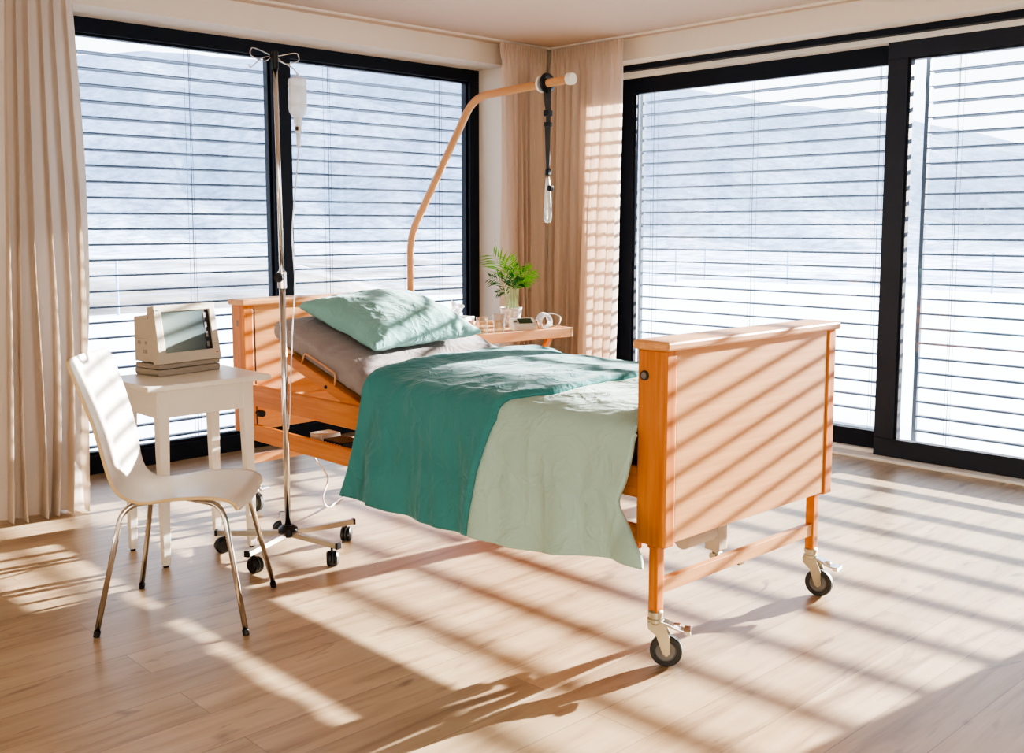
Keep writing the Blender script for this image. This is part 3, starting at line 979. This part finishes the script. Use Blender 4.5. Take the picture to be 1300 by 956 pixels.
for k in range(5):
    a = math.radians(207 + 72 * k)
    d = V(math.cos(a), math.sin(a), 0); s = V(-d.y, d.x, 0); z = V(0, 0, 1); c = V(IVX, IVY, 0)
    bm = BM(); obox(bm, c + d * .165 + z * .083, d, s, z, .130, .0115, .0115); lg = obj('base_arm', bm, M['steel'], iv, bevel=.002)
    bm = BM(); obox(bm, c + d * .299 + z * .083, d, s, z, .006, .0125, .0125); obj('end_cap', bm, M['black'], lg, bevel=.002)
    w_ = c + d * .262
    ya = math.radians(207 + 72 * k + (70, -40, 55, 100, 30)[k]); wd = V(math.cos(ya), math.sin(ya), 0); ws = V(-wd.y, wd.x, 0)
    wc = w_ + wd * .014 + z * .031
    bm = BM()
    for sg in (-1, 1):
        lathe(bm, [(0, sg * .003), (.027, sg * .003), (.031, sg * .007), (.031, sg * .017), (.024, sg * .023), (0, sg * .023)], wc, ws, n=22)
    cyl(bm, w_ + z * .04, w_ + z * .073, .006, n=10)
    tw = obj('twin_wheel', bm, M['black'], lg)
    bm = BM(); lathe(bm, [(.027, -.0028), (.033, -.0028), (.033, .0028), (.027, .0028)], wc + z * .003 - wd * .002, ws, n=22, closed=True); obj('wheel_hood', bm, M['tyre'], tw)
# hook head
bm = BM(); cyl(bm, (IVX - .008, IVY, 1.965), (IVX - .0085, IVY, 2.035), .014, n=16); obj('hook_head', bm, M['black'], iv, bevel=.003)
hx = IVX - .008
for sg in (-1, 1):
    pts = [(hx + sg * .012, IVY - .006, 2.015), (hx + sg * .085, IVY - .008, 2.024), (hx + sg * .108, IVY - .006, 2.012), (hx + sg * .100, IVY, 1.990), (hx + sg * .085, IVY + .004, 1.985)]
    hook = [(hx + sg * .012, IVY + .006, 2.005), (hx + sg * .07, IVY + .004, 1.985), (hx + sg * .095, IVY, 1.965), (hx + sg * .098, IVY - .003, 1.952), (hx + sg * .106, IVY - .002, 1.956)]
    loopp = [(hx + sg * .012, IVY + .004, 2.018), (hx + sg * .09, IVY, 2.038), (hx + sg * .108, IVY, 2.028), (hx + sg * .104, IVY, 2.008), (hx + sg * .05, IVY, 1.992), (hx + sg * .012, IVY + .004, 2.012)]
    if sg < 0:
        hook = [(hx - .012, IVY + .006, 2.018), (hx - .06, IVY + .004, 2.002), (hx - .092, IVY, 1.975), (hx - .112, IVY - .002, 1.962), (hx - .118, IVY - .002, 1.972)]
    bm = BM(); tube(bm, bez(loopp, 6), .0022, n=6); tube(bm, bez(hook, 6), .0024, n=6)
    obj('wire_hook', bm, M['chrome'], iv, smooth=True)

# infusion bottle with line
bx, by = hx + .098, IVY - .002
bt = thing('infusion_bottle', (bx, by, 1.72), 'clear plastic infusion bottle with drip line hanging from the right hook of the drip stand', 'bottle')
bm = BM(); lathe(bm, [(0, 1.944), (.020, 1.944), (.034, 1.938), (.037, 1.925), (.037, 1.915), (.035, 1.91), (.037, 1.905), (.037, 1.82), (.034, 1.806), (.024, 1.790), (.017, 1.785), (.017, 1.760), (.012, 1.752), (0, 1.752)], (bx, by, 0), n=24)
obj('bottle_body', bm, M['bag'], bt, smooth=True)
bm = BM(); tube(bm, [(bx - .010, by, 1.945), (bx - .008, by, 1.958), (bx, by, 1.963), (bx + .008, by, 1.958), (bx + .010, by, 1.945)], .0018, n=6); obj('hanging_eye', bm, M['bag'], bt)
bm = BM(); lathe(bm, [(0, 1.752), (.013, 1.752), (.014, 1.738), (.011, 1.725), (0, 1.725)], (bx, by, 0), n=18); obj('bottle_cap', bm, M['trim'], bt)
bm = BM(); box(bm, bx - .016, bx - .008, by - .014, by - .006, 1.733, 1.748); obj('vent_tab', bm, M['tyre'], bt)
bm = BM(); lathe(bm, [(0, 1.725), (.009, 1.722), (.009, 1.675), (.004, 1.665), (0, 1.665)], (bx, by, 0), n=14); obj('drip_chamber', bm, M['bag'], bt, smooth=True)
bm = BM(); tube(bm, bez([(bx, by, 1.668), (bx - .02, by - .005, 1.52), (bx - .045, by - .01, 1.32), (bx - .04, by - .012, 1.12), (bx - .058, by - .014, .92), (bx - .072, by - .016, .72), (bx - .078, by - .016, .60), (bx - .080, by - .004, .52)]), .0026, n=8); obj('drip_line', bm, M['bag'], bt, smooth=True)

# ------------------------------------------------------------------ white side table
stb = thing('side_table', (2.0, 4.02, 0), 'small white square table with a monitor on it beside the headboard', 'table')
bm = BM(); box(bm, 1.735, 2.275, 3.825, 4.225, .713, .735); obj('tabletop', bm, M['white'], stb, bevel=.004)
bm = BM(); box(bm, 1.795, 2.205, 3.862, 3.878, .60, .713); box(bm, 1.795, 2.205, 4.172, 4.188, .60, .713)
box(bm, 1.790, 1.806, 3.865, 4.185, .60, .713); box(bm, 2.194, 2.210, 3.865, 4.185, .60, .713)
obj('apron', bm, M['white'], stb, bevel=.002)
for x, y in ((1.80, 3.865), (2.20, 3.865), (1.80, 4.185), (2.20, 4.185)):
    bm = BM()
    sx = 1 if x < 2 else -1; sy = 1 if y < 4 else -1
    T = [(x - sx * .008, y - sy * .008), (x + sx * .040, y + sy * .040)]
    B = [(x - sx * .006, y - sy * .006), (x + sx * .022, y + sy * .022)]
    tp_ = [bm.verts.new((a, b, .713)) for a in (T[0][0], T[1][0]) for b in (T[0][1], T[1][1])]
    bt_ = [bm.verts.new((a, b, .008)) for a in (B[0][0], B[1][0]) for b in (B[0][1], B[1][1])]
    for f in ((0, 1, 3, 2),):
        bm.faces.new([tp_[i] for i in f]); bm.faces.new([bt_[i] for i in reversed(f)])
    for a, b in ((0, 1), (1, 3), (3, 2), (2, 0)):
        bm.faces.new((tp_[a], tp_[b], bt_[b], bt_[a]))
    l = obj('leg', bm, M['white'], stb, bevel=.002)
    bm = BM(); cyl(bm, ((B[0][0] + B[1][0]) / 2, (B[0][1] + B[1][1]) / 2, 0), ((B[0][0] + B[1][0]) / 2, (B[0][1] + B[1][1]) / 2, .009), .011, n=12); obj('foot_pad', bm, M['black'], l)

# ------------------------------------------------------------------ patient monitor (local axes: x right, y back, z up)
def screen_mat():
    m, nt, b = new_mat('monitor_screen')
    L = nt.links
    tc = node(nt, 'ShaderNodeTexCoord'); sp = node(nt, 'ShaderNodeSeparateXYZ'); L.new(tc.outputs['Object'], sp.inputs[0])
    cr = node(nt, 'ShaderNodeValToRGB'); cr.color_ramp.interpolation = 'LINEAR'
    e = cr.color_ramp.elements; e[0].position = .0; e[0].color = rgb(128, 142, 138); e[1].position = 1; e[1].color = rgb(72, 86, 92)
    mr = node(nt, 'ShaderNodeMapRange'); mr.inputs['From Min'].default_value = -.12; mr.inputs['From Max'].default_value = .12
    L.new(sp.outputs['X'], mr.inputs['Value']); L.new(mr.outputs['Result'], cr.inputs['Fac']); L.new(cr.outputs['Color'], b.inputs['Base Color'])
    b.inputs['Roughness'].default_value = .12
    b.inputs['Specular IOR Level'].default_value = .7
    return m
M['screen'] = screen_mat()
mon = thing('patient_monitor', (2.045, 4.085, .735), 'boxy beige patient monitor with a grey screen on the white table', 'monitor', rz=math.radians(9))
Wm, Hm = .305, .285
bm = BM()   # base: two-step plinth
prism(bm, [(-.150, 0), (.150, 0), (.154, .012), (.154, .028), (-.154, .028), (-.154, .012)], (0, 0, 0), (1, 0, 0), (0, 0, 1), (0, .165, 0))
box(bm, -.150, .150, -.004, .165, .030, .050)
obj('base', bm, M['beigeplastic2'], mon, local=True, bevel=.004)
bm = BM()   # rear housing, stepped top
prism(bm, [(.0, .055), (.175, .055), (.175, .240), (.085, .252), (.075, .272), (.070, .286), (.036, .286)], (-.145, 0, 0), (0, 1, 0), (0, 0, 1), (.29, 0, 0))
hs = obj('housing', bm, M['beigeplastic'], mon, local=True, bevel=.004)
tl = math.radians(9.5)
yy = V(0, math.sin(tl), math.cos(tl)); nn = V(0, -math.cos(tl), math.sin(tl))
bo = V(0, -.012, .052)
def bz(u, v, d): return bo + V(1, 0, 0) * u + yy * v + nn * d
bm = BM()   # bezel: frame with a sunken screen
O = [(-.153, 0), (.153, 0), (.150, .242), (-.150, .242)]
I = [(-.116, .044), (.120, .044), (.120, .214), (-.116, .214)]
fo = [bm.verts.new(bz(u, v, 0)) for u, v in O]; bo_ = [bm.verts.new(bz(u, v, -.045)) for u, v in O]
fi = [bm.verts.new(bz(u, v, 0)) for u, v in I]; bi = [bm.verts.new(bz(u, v, -.010)) for u, v in I]
for k in range(4):
    j = (k + 1) % 4
    bm.faces.new((fo[k], fo[j], fi[j], fi[k])); bm.faces.new((fi[k], fi[j], bi[j], bi[k])); bm.faces.new((fo[k], bo_[k], bo_[j], fo[j]))
bm.faces.new(bo_); bm.faces.new(bi)
obj('bezel', bm, M['beigeplastic'], mon, local=True, bevel=.003)
bm = BM(); grid(bm, lambda s, t: bz(-.116 + .203 * s, .044 + .170 * t, -.008), 1, 1); sm_ = obj('screen', bm, M['screen'], mon, local=True)
bm = BM(); grid(bm, lambda s, t: bz(.087 + .033 * s, .044 + .170 * t, -.0078), 1, 1); kp = obj('key_strip', bm, M['black'], mon, local=True)
bm = BM()
for k in range(4):
    v = .066 + k * .041
    c = bz(.099, v, -.0072); obox(bm, c, V(1, 0, 0), yy, nn, .006, .011, .0006)
obj('keys', bm, M['hubgrey'], kp, local=True)
bm = BM(); obox(bm, bz(-.135, .222, .0005), V(1, 0, 0), yy, nn, .003, .0025, .001); obj('indicator_lamp', bm, M['tyre'], mon, local=True)
M['orange'] = mat_plain('orange_mark', rgb(206, 92, 30), .5)
M['redmark'] = mat_plain('red_mark', rgb(150, 40, 28), .5)
bm = BM(); obox(bm, bz(.133, .028, .0005), V(1, 0, 0), yy, nn, .005, .0025, .001); obj('power_lamp', bm, M['orange'], mon, local=True)
bm = BM(); box(bm, -.1465, -.1445, .050, .072, .236, .246); obj('side_mark', bm, M['redmark'], mon, local=True)
bm = BM()
box(bm, -.1462, -.1448, .07, .172, .150, .1525)
for (a, b, c, d) in ((.130, .138, .128, .141), (.142, .150, .128, .141), (.085, .100, .128, .141), (.085, .100, .090, .106), (.105, .112, .090, .106)):
    box(bm, -.1462, -.1448, a, b, c, d)
obj('side_sockets', bm, M['beigeplastic2'], mon, local=True)

# ------------------------------------------------------------------ white shell chair (local: x = forward, y = left)
ch = thing('shell_chair', (1.655, 3.365, 0), 'white moulded shell chair on chrome legs beside the side table', 'chair', rz=math.radians(-42))
prof = bez([(.222, 0, .398), (.210, 0, .424), (.178, 0, .440), (.10, 0, .446), (.0, 0, .440), (-.10, 0, .436), (-.165, 0, .444), (-.207, 0, .474), (-.228, 0, .53), (-.245, 0, .62), (-.270, 0, .72), (-.306, 0, .83), (-.338, 0, .915)], 6)
def chair_pt(s, t):
    i = t * (len(prof) - 1); k = min(int(i), len(prof) - 2); p = prof[k].lerp(prof[k + 1], i - k)
    # half-width along the profile: broad seat, waisted bend, back tapering to the top
    keys = [(0, .195), (.08, .205), (.25, .205), (.40, .190), (.52, .165), (.62, .162), (.78, .180), (.92, .192), (1, .190)]
    for (a, wa), (b, wb) in zip(keys, keys[1:]):
        if a <= t <= b:
            q = (t - a) / (b - a); q = q * q * (3 - 2 * q); hw = wa + (wb - wa) * q; break
    u = 2 * s - 1
    # rounded outline corners at the front lip and back top
    for end, rr in ((0, .03), (1, .022)):
        e = abs(t - end) * 1.28
        if e < rr: hw -= rr - math.sqrt(max(0, rr * rr - (rr - e) ** 2))
    z = p.z; x = p.x
    seat = smoothstep(.45, .30, t)
    z += .012 * (u * u) * seat
    x += .018 * (u * u) * (1 - seat) - .0
    return V(x, u * hw, z)
bm = BM(); grid(bm, chair_pt, 24, 76)
sh = obj('shell', bm, [M['chairwhite'], M['ply']], ch, local=True, smooth=True, fixn=False)
md = sh.modifiers.new('Solidify', 'SOLIDIFY'); md.thickness = .011; md.offset = 0; md.material_offset_rim = 1
# feet in chair axes
feet = [(.247, .235), (.247, -.235), (-.245, .235), (-.245, -.235)]
for fx, fy in feet:
    sx = 1 if fx > 0 else -1; sy = 1 if fy > 0 else -1
    path = round_path([(sx * .02, sy * .07, .424), (sx * .165, sy * .165, .424), (fx, fy, .006)], .06, 7)
    bm = BM(); tube(bm, path, .0095, n=12)
    l = obj('leg', bm, M['chrome'], ch, local=True, smooth=True)
    d = (Vector(path[-2]) - Vector(path[-1])).normalized(); e_ = Vector((fx, fy, .0))
    bm = BM(); cyl(bm, e_ , e_ + d * .020, .0105, .0115, n=12); obj('rubber_foot', bm, M['black'], l, local=True)
bm = BM(); box(bm, -.16, .16, -.075, -.055, .418, .433); box(bm, -.16, .16, .055, .075, .418, .433); obj('mount_bar', bm, M['chrome'], ch, local=True)

# ------------------------------------------------------------------ tray table behind the bed
TZ = .765
tr = thing('tray_table', (3.949, 4.327, 0), 'beech folding tray table with raised rim and crossed legs behind the bed', 'table', rz=math.radians(-6))
hw, hd = .36, .295
bm = BM(); box(bm, -hw, hw, -hd, hd, TZ - .012, TZ); obj('tray_top', bm, M['beechx'], tr, local=True)
for (a, b, c, d, h) in ((-hw, hw, -hd - .018, -hd, .022), (-hw, hw, hd, hd + .018, .022), (-hw - .018, -hw, -hd - .018, hd + .018, .022), (hw, hw + .018, -hd - .018, hd + .018, .022)):
    bm = BM(); box(bm, a, b, c, d, TZ - .032, TZ + h); obj('rim', bm, M['beechx'], tr, local=True, bevel=.004)
for y in (-hd + .03, hd - .03):
    for sg in (-1, 1):
        bm = BM()
        a = V(sg * .27, y, TZ - .014); b = V(-sg * .27, y + .022 * sg, 0.0)
        dd = (b - a).normalized(); n_ = V(0, 1, 0)
        obox(bm, (a + b) / 2 + V(0, 0, .012), dd, n_, dd.cross(n_), (b - a).length / 2 - .014, .010, .016)
        obj('leg', bm, M['beech'], tr, local=True, bevel=.003)
for x in (-.27, .27):
    bm = BM(); cyl(bm, (x, -hd + .03, TZ - .028), (x, hd - .03, TZ - .028), .010, n=12); obj('stretcher', bm, M['beechy'], tr, local=True)

# things on the tray (positions in the room)
def leafy_plant(x, y, z0):
    t = thing('potted_palm', (x, y, z0), 'small parlour palm in a mottled grey pot on the tray table', 'plant')
    bm = BM(); lathe(bm, [(0, z0), (.046, z0), (.050, z0 + .004), (.064, z0 + .105), (.066, z0 + .112), (.060, z0 + .112), (.057, z0 + .10), (0, z0 + .098)], (x, y, 0), n=32)
    m, nt, b = new_mat('mottled_pot')
    L = nt.links; tc = node(nt, 'ShaderNodeTexCoord'); vo = node(nt, 'ShaderNodeTexVoronoi'); vo.inputs['Scale'].default_value = 60; L.new(tc.outputs['Object'], vo.inputs['Vector'])
    cr = node(nt, 'ShaderNodeValToRGB'); cr.color_ramp.elements[0].color = rgb(232, 228, 222); cr.color_ramp.elements[1].color = rgb(150, 142, 136)
    L.new(vo.outputs['Distance'], cr.inputs['Fac']); L.new(cr.outputs['Color'], b.inputs['Base Color']); b.inputs['Roughness'].default_value = .6
    obj('pot', bm, m, t, smooth=False)
    bm = BM(); lathe(bm, [(.057, z0 + .099), (.03, z0 + .103), (0, z0 + .104)], (x, y, 0), n=20); obj('soil', bm, M['soil'], t)
    rnd = random.Random(5)
    # right = image right direction in the room, up = z
    rt = V(.72, -.69, 0); fw = V(.69, .72, 0)
    spec = [(-.115, .33, -.02, .33), (-.02, .30, .03, .26), (-.13, .19, -.03, .20), (.125, .235, .02, .25), (.02, .20, -.05, .17), (.07, .17, -.06, .15), (.05, .255, .05, .22),
            (-.085, .10, -.06, .12), (.10, .16, .06, .16), (-.05, .23, .05, .20), (.0, .17, -.09, .15), (.145, .21, -.02, .19)]
    for i, (rx, up, fy, ln) in enumerate(spec):
        base = V(x, y, z0 + .10) + rt * rx * .22 + fw * fy * .3
        tip = V(x, y, z0 + .10) + rt * rx + fw * fy + V(0, 0, up)
        mid = base.lerp(tip, .5) + V(0, 0, .05) - rt * rx * .25
        path = bez([base, mid, tip], 10)
        bs = BM(); tube(bs, path, [.0019 * (1 - .6 * k / (len(path) - 1)) for k in range(len(path))], n=6)
        bm = BM()
        n = 8
        for k in range(n):
            tt = .42 + .50 * k / (n - 1)
            idx = min(len(path) - 2, int(tt * (len(path) - 1)))
            p = path[idx].lerp(path[idx + 1], tt * (len(path) - 1) - idx)
            d = (path[idx + 1] - path[idx]).normalized()
            sd_ = d.cross(V(-.6, -.62, .5)).normalized()
            for sg in (-1, 1):
                l = ln * .40 * (1 - .45 * abs(k / (n - 1) - .35)) * rnd.uniform(.85, 1.1)
                dd = (d * .75 + sd_ * sg * .8 + V(0, 0, -.05)).normalized()
                wv = dd.cross(V(-.5, -.5, .7)).normalized() * (.0028 + .022 * l)
                q1 = p + dd * l * .45 + V(0, 0, -.002); q2 = p + dd * l + V(0, 0, -l * .16)
                a = bm.verts.new(p); b1 = bm.verts.new(q1 + wv); b2 = bm.verts.new(q1 - wv); c = bm.verts.new(q2)
                m_ = bm.verts.new(q1 + V(0, 0, -.003))
                for f in ((a, b1, m_), (a, m_, b2), (b1, c, m_), (m_, c, b2)):
                    bm.faces.new(f)
        fr_ = obj('frond', bm, M['green2'] if i in (0, 1, 3, 8, 11) else M['green1'], t, smooth=True, fixn=False)
        obj('stem', bs, M['stem'], fr_, smooth=True)
leafy_plant(4.235, 4.42, TZ)

tb = thing('tissue_box', (3.84, 4.46, TZ), 'white tissue box with a tissue pulled up, on the tray table behind the pillow', 'box', rz=math.radians(20))
bm = BM(); box(bm, -.115, .115, -.06, .06, 0, .075); obj('carton', bm, M['white'], tb, local=True, bevel=.003)
bm = BM()
def tis(s, t):
    u = 2 * s - 1
    h = t * .105
    a = u * (.02 + .085 * t * (1.15 - .35 * t))
    return V(a + .012 * noise.noise(V(u * 2, t * 3, 1)), .030 * math.sin(u * 2.4 + 1) * t + .020 * noise.noise(V(u * 3, t * 4, 7)), .072 + h * (1 - .35 * abs(u + .15) ** 1.3))
grid(bm, tis, 24, 18); obj('tissue', bm, M['paper'], tb, local=True, smooth=True, fixn=False)

def tumbler(x, y, r, h, label):
    t = thing('drinking_glass', (x, y, TZ), label, 'glass', group='glasses on the tray table')
    bm = BM(); lathe(bm, [(0, TZ), (r * .85, TZ), (r, TZ + h), (r - .003, TZ + h), (r * .85 - .003, TZ + .008), (0, TZ + .008)], (x, y, 0), n=28)
    obj('bowl', bm, M['clear'], t, smooth=True)
tumbler(3.755, 4.145, .034, .10, 'left clear drinking glass on the tray table, close to the bed')
tumbler(3.838, 4.10, .036, .115, 'right clear drinking glass on the tray table, nearer the plant pot')
bm = BM(); lathe(bm, [(0, TZ), (.036, TZ), (.040, TZ + .075), (.036, TZ + .075), (.033, TZ + .01), (0, TZ + .01)], (3.72, 4.22, 0), n=24)
M['rosy'] = mat_plain('rose_cup', rgb(222, 186, 172), .4)
tag(obj('cup', bm, M['rosy'], loc=(3.72, 4.22, TZ), smooth=False), 'pale rose cup on the tray table next to the pillow', 'cup')

bp_ = thing('blood_pressure_meter', (4.12, 4.20, TZ), 'white blood pressure meter with a dark display leaning on the tray table', 'meter', rz=math.radians(-28))
bm = BM(); prism(bm, [(-.055, 0), (.055, 0), (.055, .062), (.045, .068), (-.05, .030), (-.055, .024)], (-.07, 0, 0), (0, 1, 0), (0, 0, 1), (.14, 0, 0)); obj('body', bm, M['white'], bp_, local=True, bevel=.006)
sl = math.atan2(.038, .095); sy_ = V(0, math.cos(sl), math.sin(sl)); sn_ = V(0, -math.sin(sl), math.cos(sl))
M['display'] = mat_plain('dark_display', rgb(60, 76, 62), .3)
bm = BM(); obox(bm, V(.01, .004, .0525), V(1, 0, 0), sy_, sn_, .040, .028, .0015); obj('display', bm, M['display'], bp_, local=True)
bm = BM()
for k in (-.045, -.052): 
    obox(bm, V(k, .0, .050), V(1, 0, 0), sy_, sn_, .006, .010, .002)
obj('buttons', bm, M['hubgrey'], bp_, local=True)

cf = thing('arm_cuff', (4.225, 4.13, TZ), 'white rolled arm cuff with air hose at the right end of the tray table', 'cuff')
bm = BM()
pts = []
for k in range(40):
    a = 2 * PI * 1.5 * k / 39; r = .030 + .018 * k / 39
    pts.append(V(4.225 + r * math.cos(a), 4.13 + .0 , TZ + .05 + r * .95 * math.sin(a)))
A_ = [bm.verts.new(p + V(-.04, -.05, 0)) for p in pts]; B_ = [bm.verts.new(p + V(.03, .05, 0)) for p in pts]
for k in range(39): bm.faces.new((A_[k], A_[k + 1], B_[k + 1], B_[k]))
obj('wrap', bm, M['paper'], cf, smooth=True, solid=.004, fixn=False)
bm = BM(); tube(bm, bez([(4.20, 4.08, TZ + .02), (4.24, 4.04, TZ + .04), (4.275, 4.07, TZ + .08), (4.27, 4.15, TZ + .09), (4.24, 4.22, TZ + .05), (4.20, 4.26, TZ + .01)]), .004, n=8); obj('air_hose', bm, M['beigeplastic'], cf, smooth=True)

# ------------------------------------------------------------------ outside: terrace, fence, valley, hills
def mat_snow(name, c1, c2, scale, emit=0.0):
    m, nt, b = new_mat(name); L = nt.links
    tc = node(nt, 'ShaderNodeTexCoord'); nz = node(nt, 'ShaderNodeTexNoise'); nz.inputs['Scale'].default_value = scale; nz.inputs['Detail'].default_value = 6
    L.new(tc.outputs['Object'], nz.inputs['Vector'])
    cr = node(nt, 'ShaderNodeValToRGB'); cr.color_ramp.elements[0].position = .35; cr.color_ramp.elements[0].color = c1; cr.color_ramp.elements[1].position = .65; cr.color_ramp.elements[1].color = c2
    L.new(nz.outputs['Fac'], cr.inputs['Fac']); L.new(cr.outputs['Color'], b.inputs['Base Color']); b.inputs['Roughness'].default_value = .9
    b.inputs['Specular IOR Level'].default_value = .1
    return m
M['snow'] = mat_snow('snow', rgb(226, 228, 234), rgb(246, 246, 248), .8)
bm = BM(); box(bm, 5.86, 22.8, -14, 16.5, -.30, -.06); box(bm, -6, 5.86, 5.74, 16.5, -.30, -.06)
structure('terrace', bm, M['snow'])

def land_mat():
    m, nt, b = new_mat('hazy_land'); L = nt.links
    at = node(nt, 'ShaderNodeAttribute'); at.attribute_name = 'tone'
    tc = node(nt, 'ShaderNodeTexCoord'); nz = node(nt, 'ShaderNodeTexNoise'); nz.inputs['Scale'].default_value = .16; nz.inputs['Detail'].default_value = 5; nz.inputs['Roughness'].default_value = .7
    L.new(tc.outputs['Object'], nz.inputs['Vector'])
    cr = node(nt, 'ShaderNodeValToRGB'); cr.color_ramp.elements[0].position = .38; cr.color_ramp.elements[0].color = (.45, .47, .5, 1); cr.color_ramp.elements[1].position = .62; cr.color_ramp.elements[1].color = (1.25, 1.25, 1.25, 1)
    L.new(nz.outputs['Fac'], cr.inputs['Fac'])
    mx = node(nt, 'ShaderNodeMix', data_type='RGBA', blend_type='MULTIPLY'); mx.inputs['Factor'].default_value = 1
    L.new(at.outputs['Color'], mx.inputs['A']); L.new(cr.outputs['Color'], mx.inputs['B'])
    L.new(mx.outputs['Result'], b.inputs['Base Color']); b.inputs['Roughness'].default_value = 1.0; b.inputs['Specular IOR Level'].default_value = 0
    # aerial haze of the far land, scattered light that grows with distance
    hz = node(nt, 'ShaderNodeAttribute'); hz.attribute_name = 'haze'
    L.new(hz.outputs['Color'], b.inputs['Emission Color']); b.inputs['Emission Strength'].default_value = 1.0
    return m
def land():
    NA, NR = 260, 120
    bm = BM()
    lt = bm.loops.layers.float_color.new('tone'); lh = bm.loops.layers.float_color.new('haze')
    ridge = [(-40, 2.0), (10, 2.6), (20, 3.8), (26.5, 5.4), (37, 7.1), (50, 8.2), (60, 8.5), (65, 8.6), (70, 7.9), (80, 6.5), (130, 5)]
    def elev(a):
        for (p, q), (r, s) in zip(ridge, ridge[1:]):
            if p <= a <= r:
                return q + (s - q) * smoothstep(p, r, a) if False else q + (s - q) * (a - p) / (r - p)
        return 4
    rows = []
    tone = {}
    for i in range(NA + 1):
        a = -20 + 130 * i / NA
        ar = math.radians(a)
        row = []
        for j in range(NR + 1):
            r = 15 * (1500 / 15) ** (j / NR)
            x, y = r * math.cos(ar), r * math.sin(ar)
            z = -.55 - .9 * smoothstep(17, 32, r) - 6.5 * smoothstep(28, 110, r)
            if a > 48: z += 3.0 * smoothstep(48, 60, a) * smoothstep(26, 60, r) * smoothstep(160, 80, r)
            H = 900 * math.tan(math.radians(elev(a)))
            z += (H + 9) * smoothstep(430, 900, r) ** .9
            if r > 900: z -= (r - 900) * .25
            z += smoothstep(300, 600, r) * (10 * fbm(V(x / 160, y / 160, 2)) + 4 * fbm(V(x / 40, y / 40, 5))) * (1 if r < 800 else .35)
            z += .30 * fbm(V(x / 9, y / 9, 3)) * smoothstep(24, 40, r)
            v = bm.verts.new((x, y, z)); row.append(v)
            n1 = fbm(V(x / 34, y / 34, 1)); n2 = noise.noise(V(x / 7.0, y / 7.0, 8)); n3 = fbm(V(x / 90, y / 90, z / 30))
            snow = Vector((.86, .88, .92)); wood = Vector((.20, .24, .30)); brown = Vector((.34, .30, .26)); field = Vector((.55, .60, .68))
            if r < 330 and a > 40:
                c = brown.lerp(snow, max(0, min(.8, .18 + .7 * n2 + .5 * n1)))
            elif r < 430:
                c = field.lerp(snow, max(0, min(1, .45 + 1.2 * n1 + .7 * n2)))
            else:
                c = wood.lerp(snow, max(0, min(1, .12 + .8 * n3 + .4 * n1)))
                c = c.lerp(field, .25)
                c = c.lerp(snow, smoothstep(560, 470, r) * max(0, min(1, .4 + n1)))
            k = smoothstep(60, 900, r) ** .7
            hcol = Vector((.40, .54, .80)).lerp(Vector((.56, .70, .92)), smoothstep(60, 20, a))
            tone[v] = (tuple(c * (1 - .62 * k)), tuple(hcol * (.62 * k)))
        rows.append(row)
    for i in range(NA):
        for j in range(NR):
            f = bm.faces.new((rows[i][j], rows[i][j + 1], rows[i + 1][j + 1], rows[i + 1][j])); f.smooth = True
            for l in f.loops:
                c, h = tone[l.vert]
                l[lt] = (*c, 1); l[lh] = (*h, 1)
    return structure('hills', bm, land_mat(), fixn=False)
land()

# fence at the edge of the terrace: two runs
M['post'] = mat_plain('fence_grey', rgb(150, 164, 186), .6)
def fence(name, a, b, n, label):
    a, b = Vector(a), Vector(b)
    t = thing(name, (a + b) / 2, label, 'fence', group='wire fences on the snow')
    for k in range(n):
        p = a.lerp(b, k / (n - 1))
        bm = BM(); cyl(bm, p, p + V(0, 0, .86), .022, n=8); obj('post', bm, M['post'], t)
    bm = BM()
    for h in (.30, .56, .82):
        cyl(bm, a + V(0, 0, h), b + V(0, 0, h), .006, n=6)
    obj('wires', bm, M['post'], t)
fence('wire_fence', (22.5, 4, -.06), (22.5, 16.2, -.06), 6, 'low pale wire fence at the snowy terrace edge beyond the sliding door')
fence('wire_fence', (1.2, 16.3, -.06), (21.4, 16.3, -.06), 8, 'low pale wire fence on the snow beyond the back window')
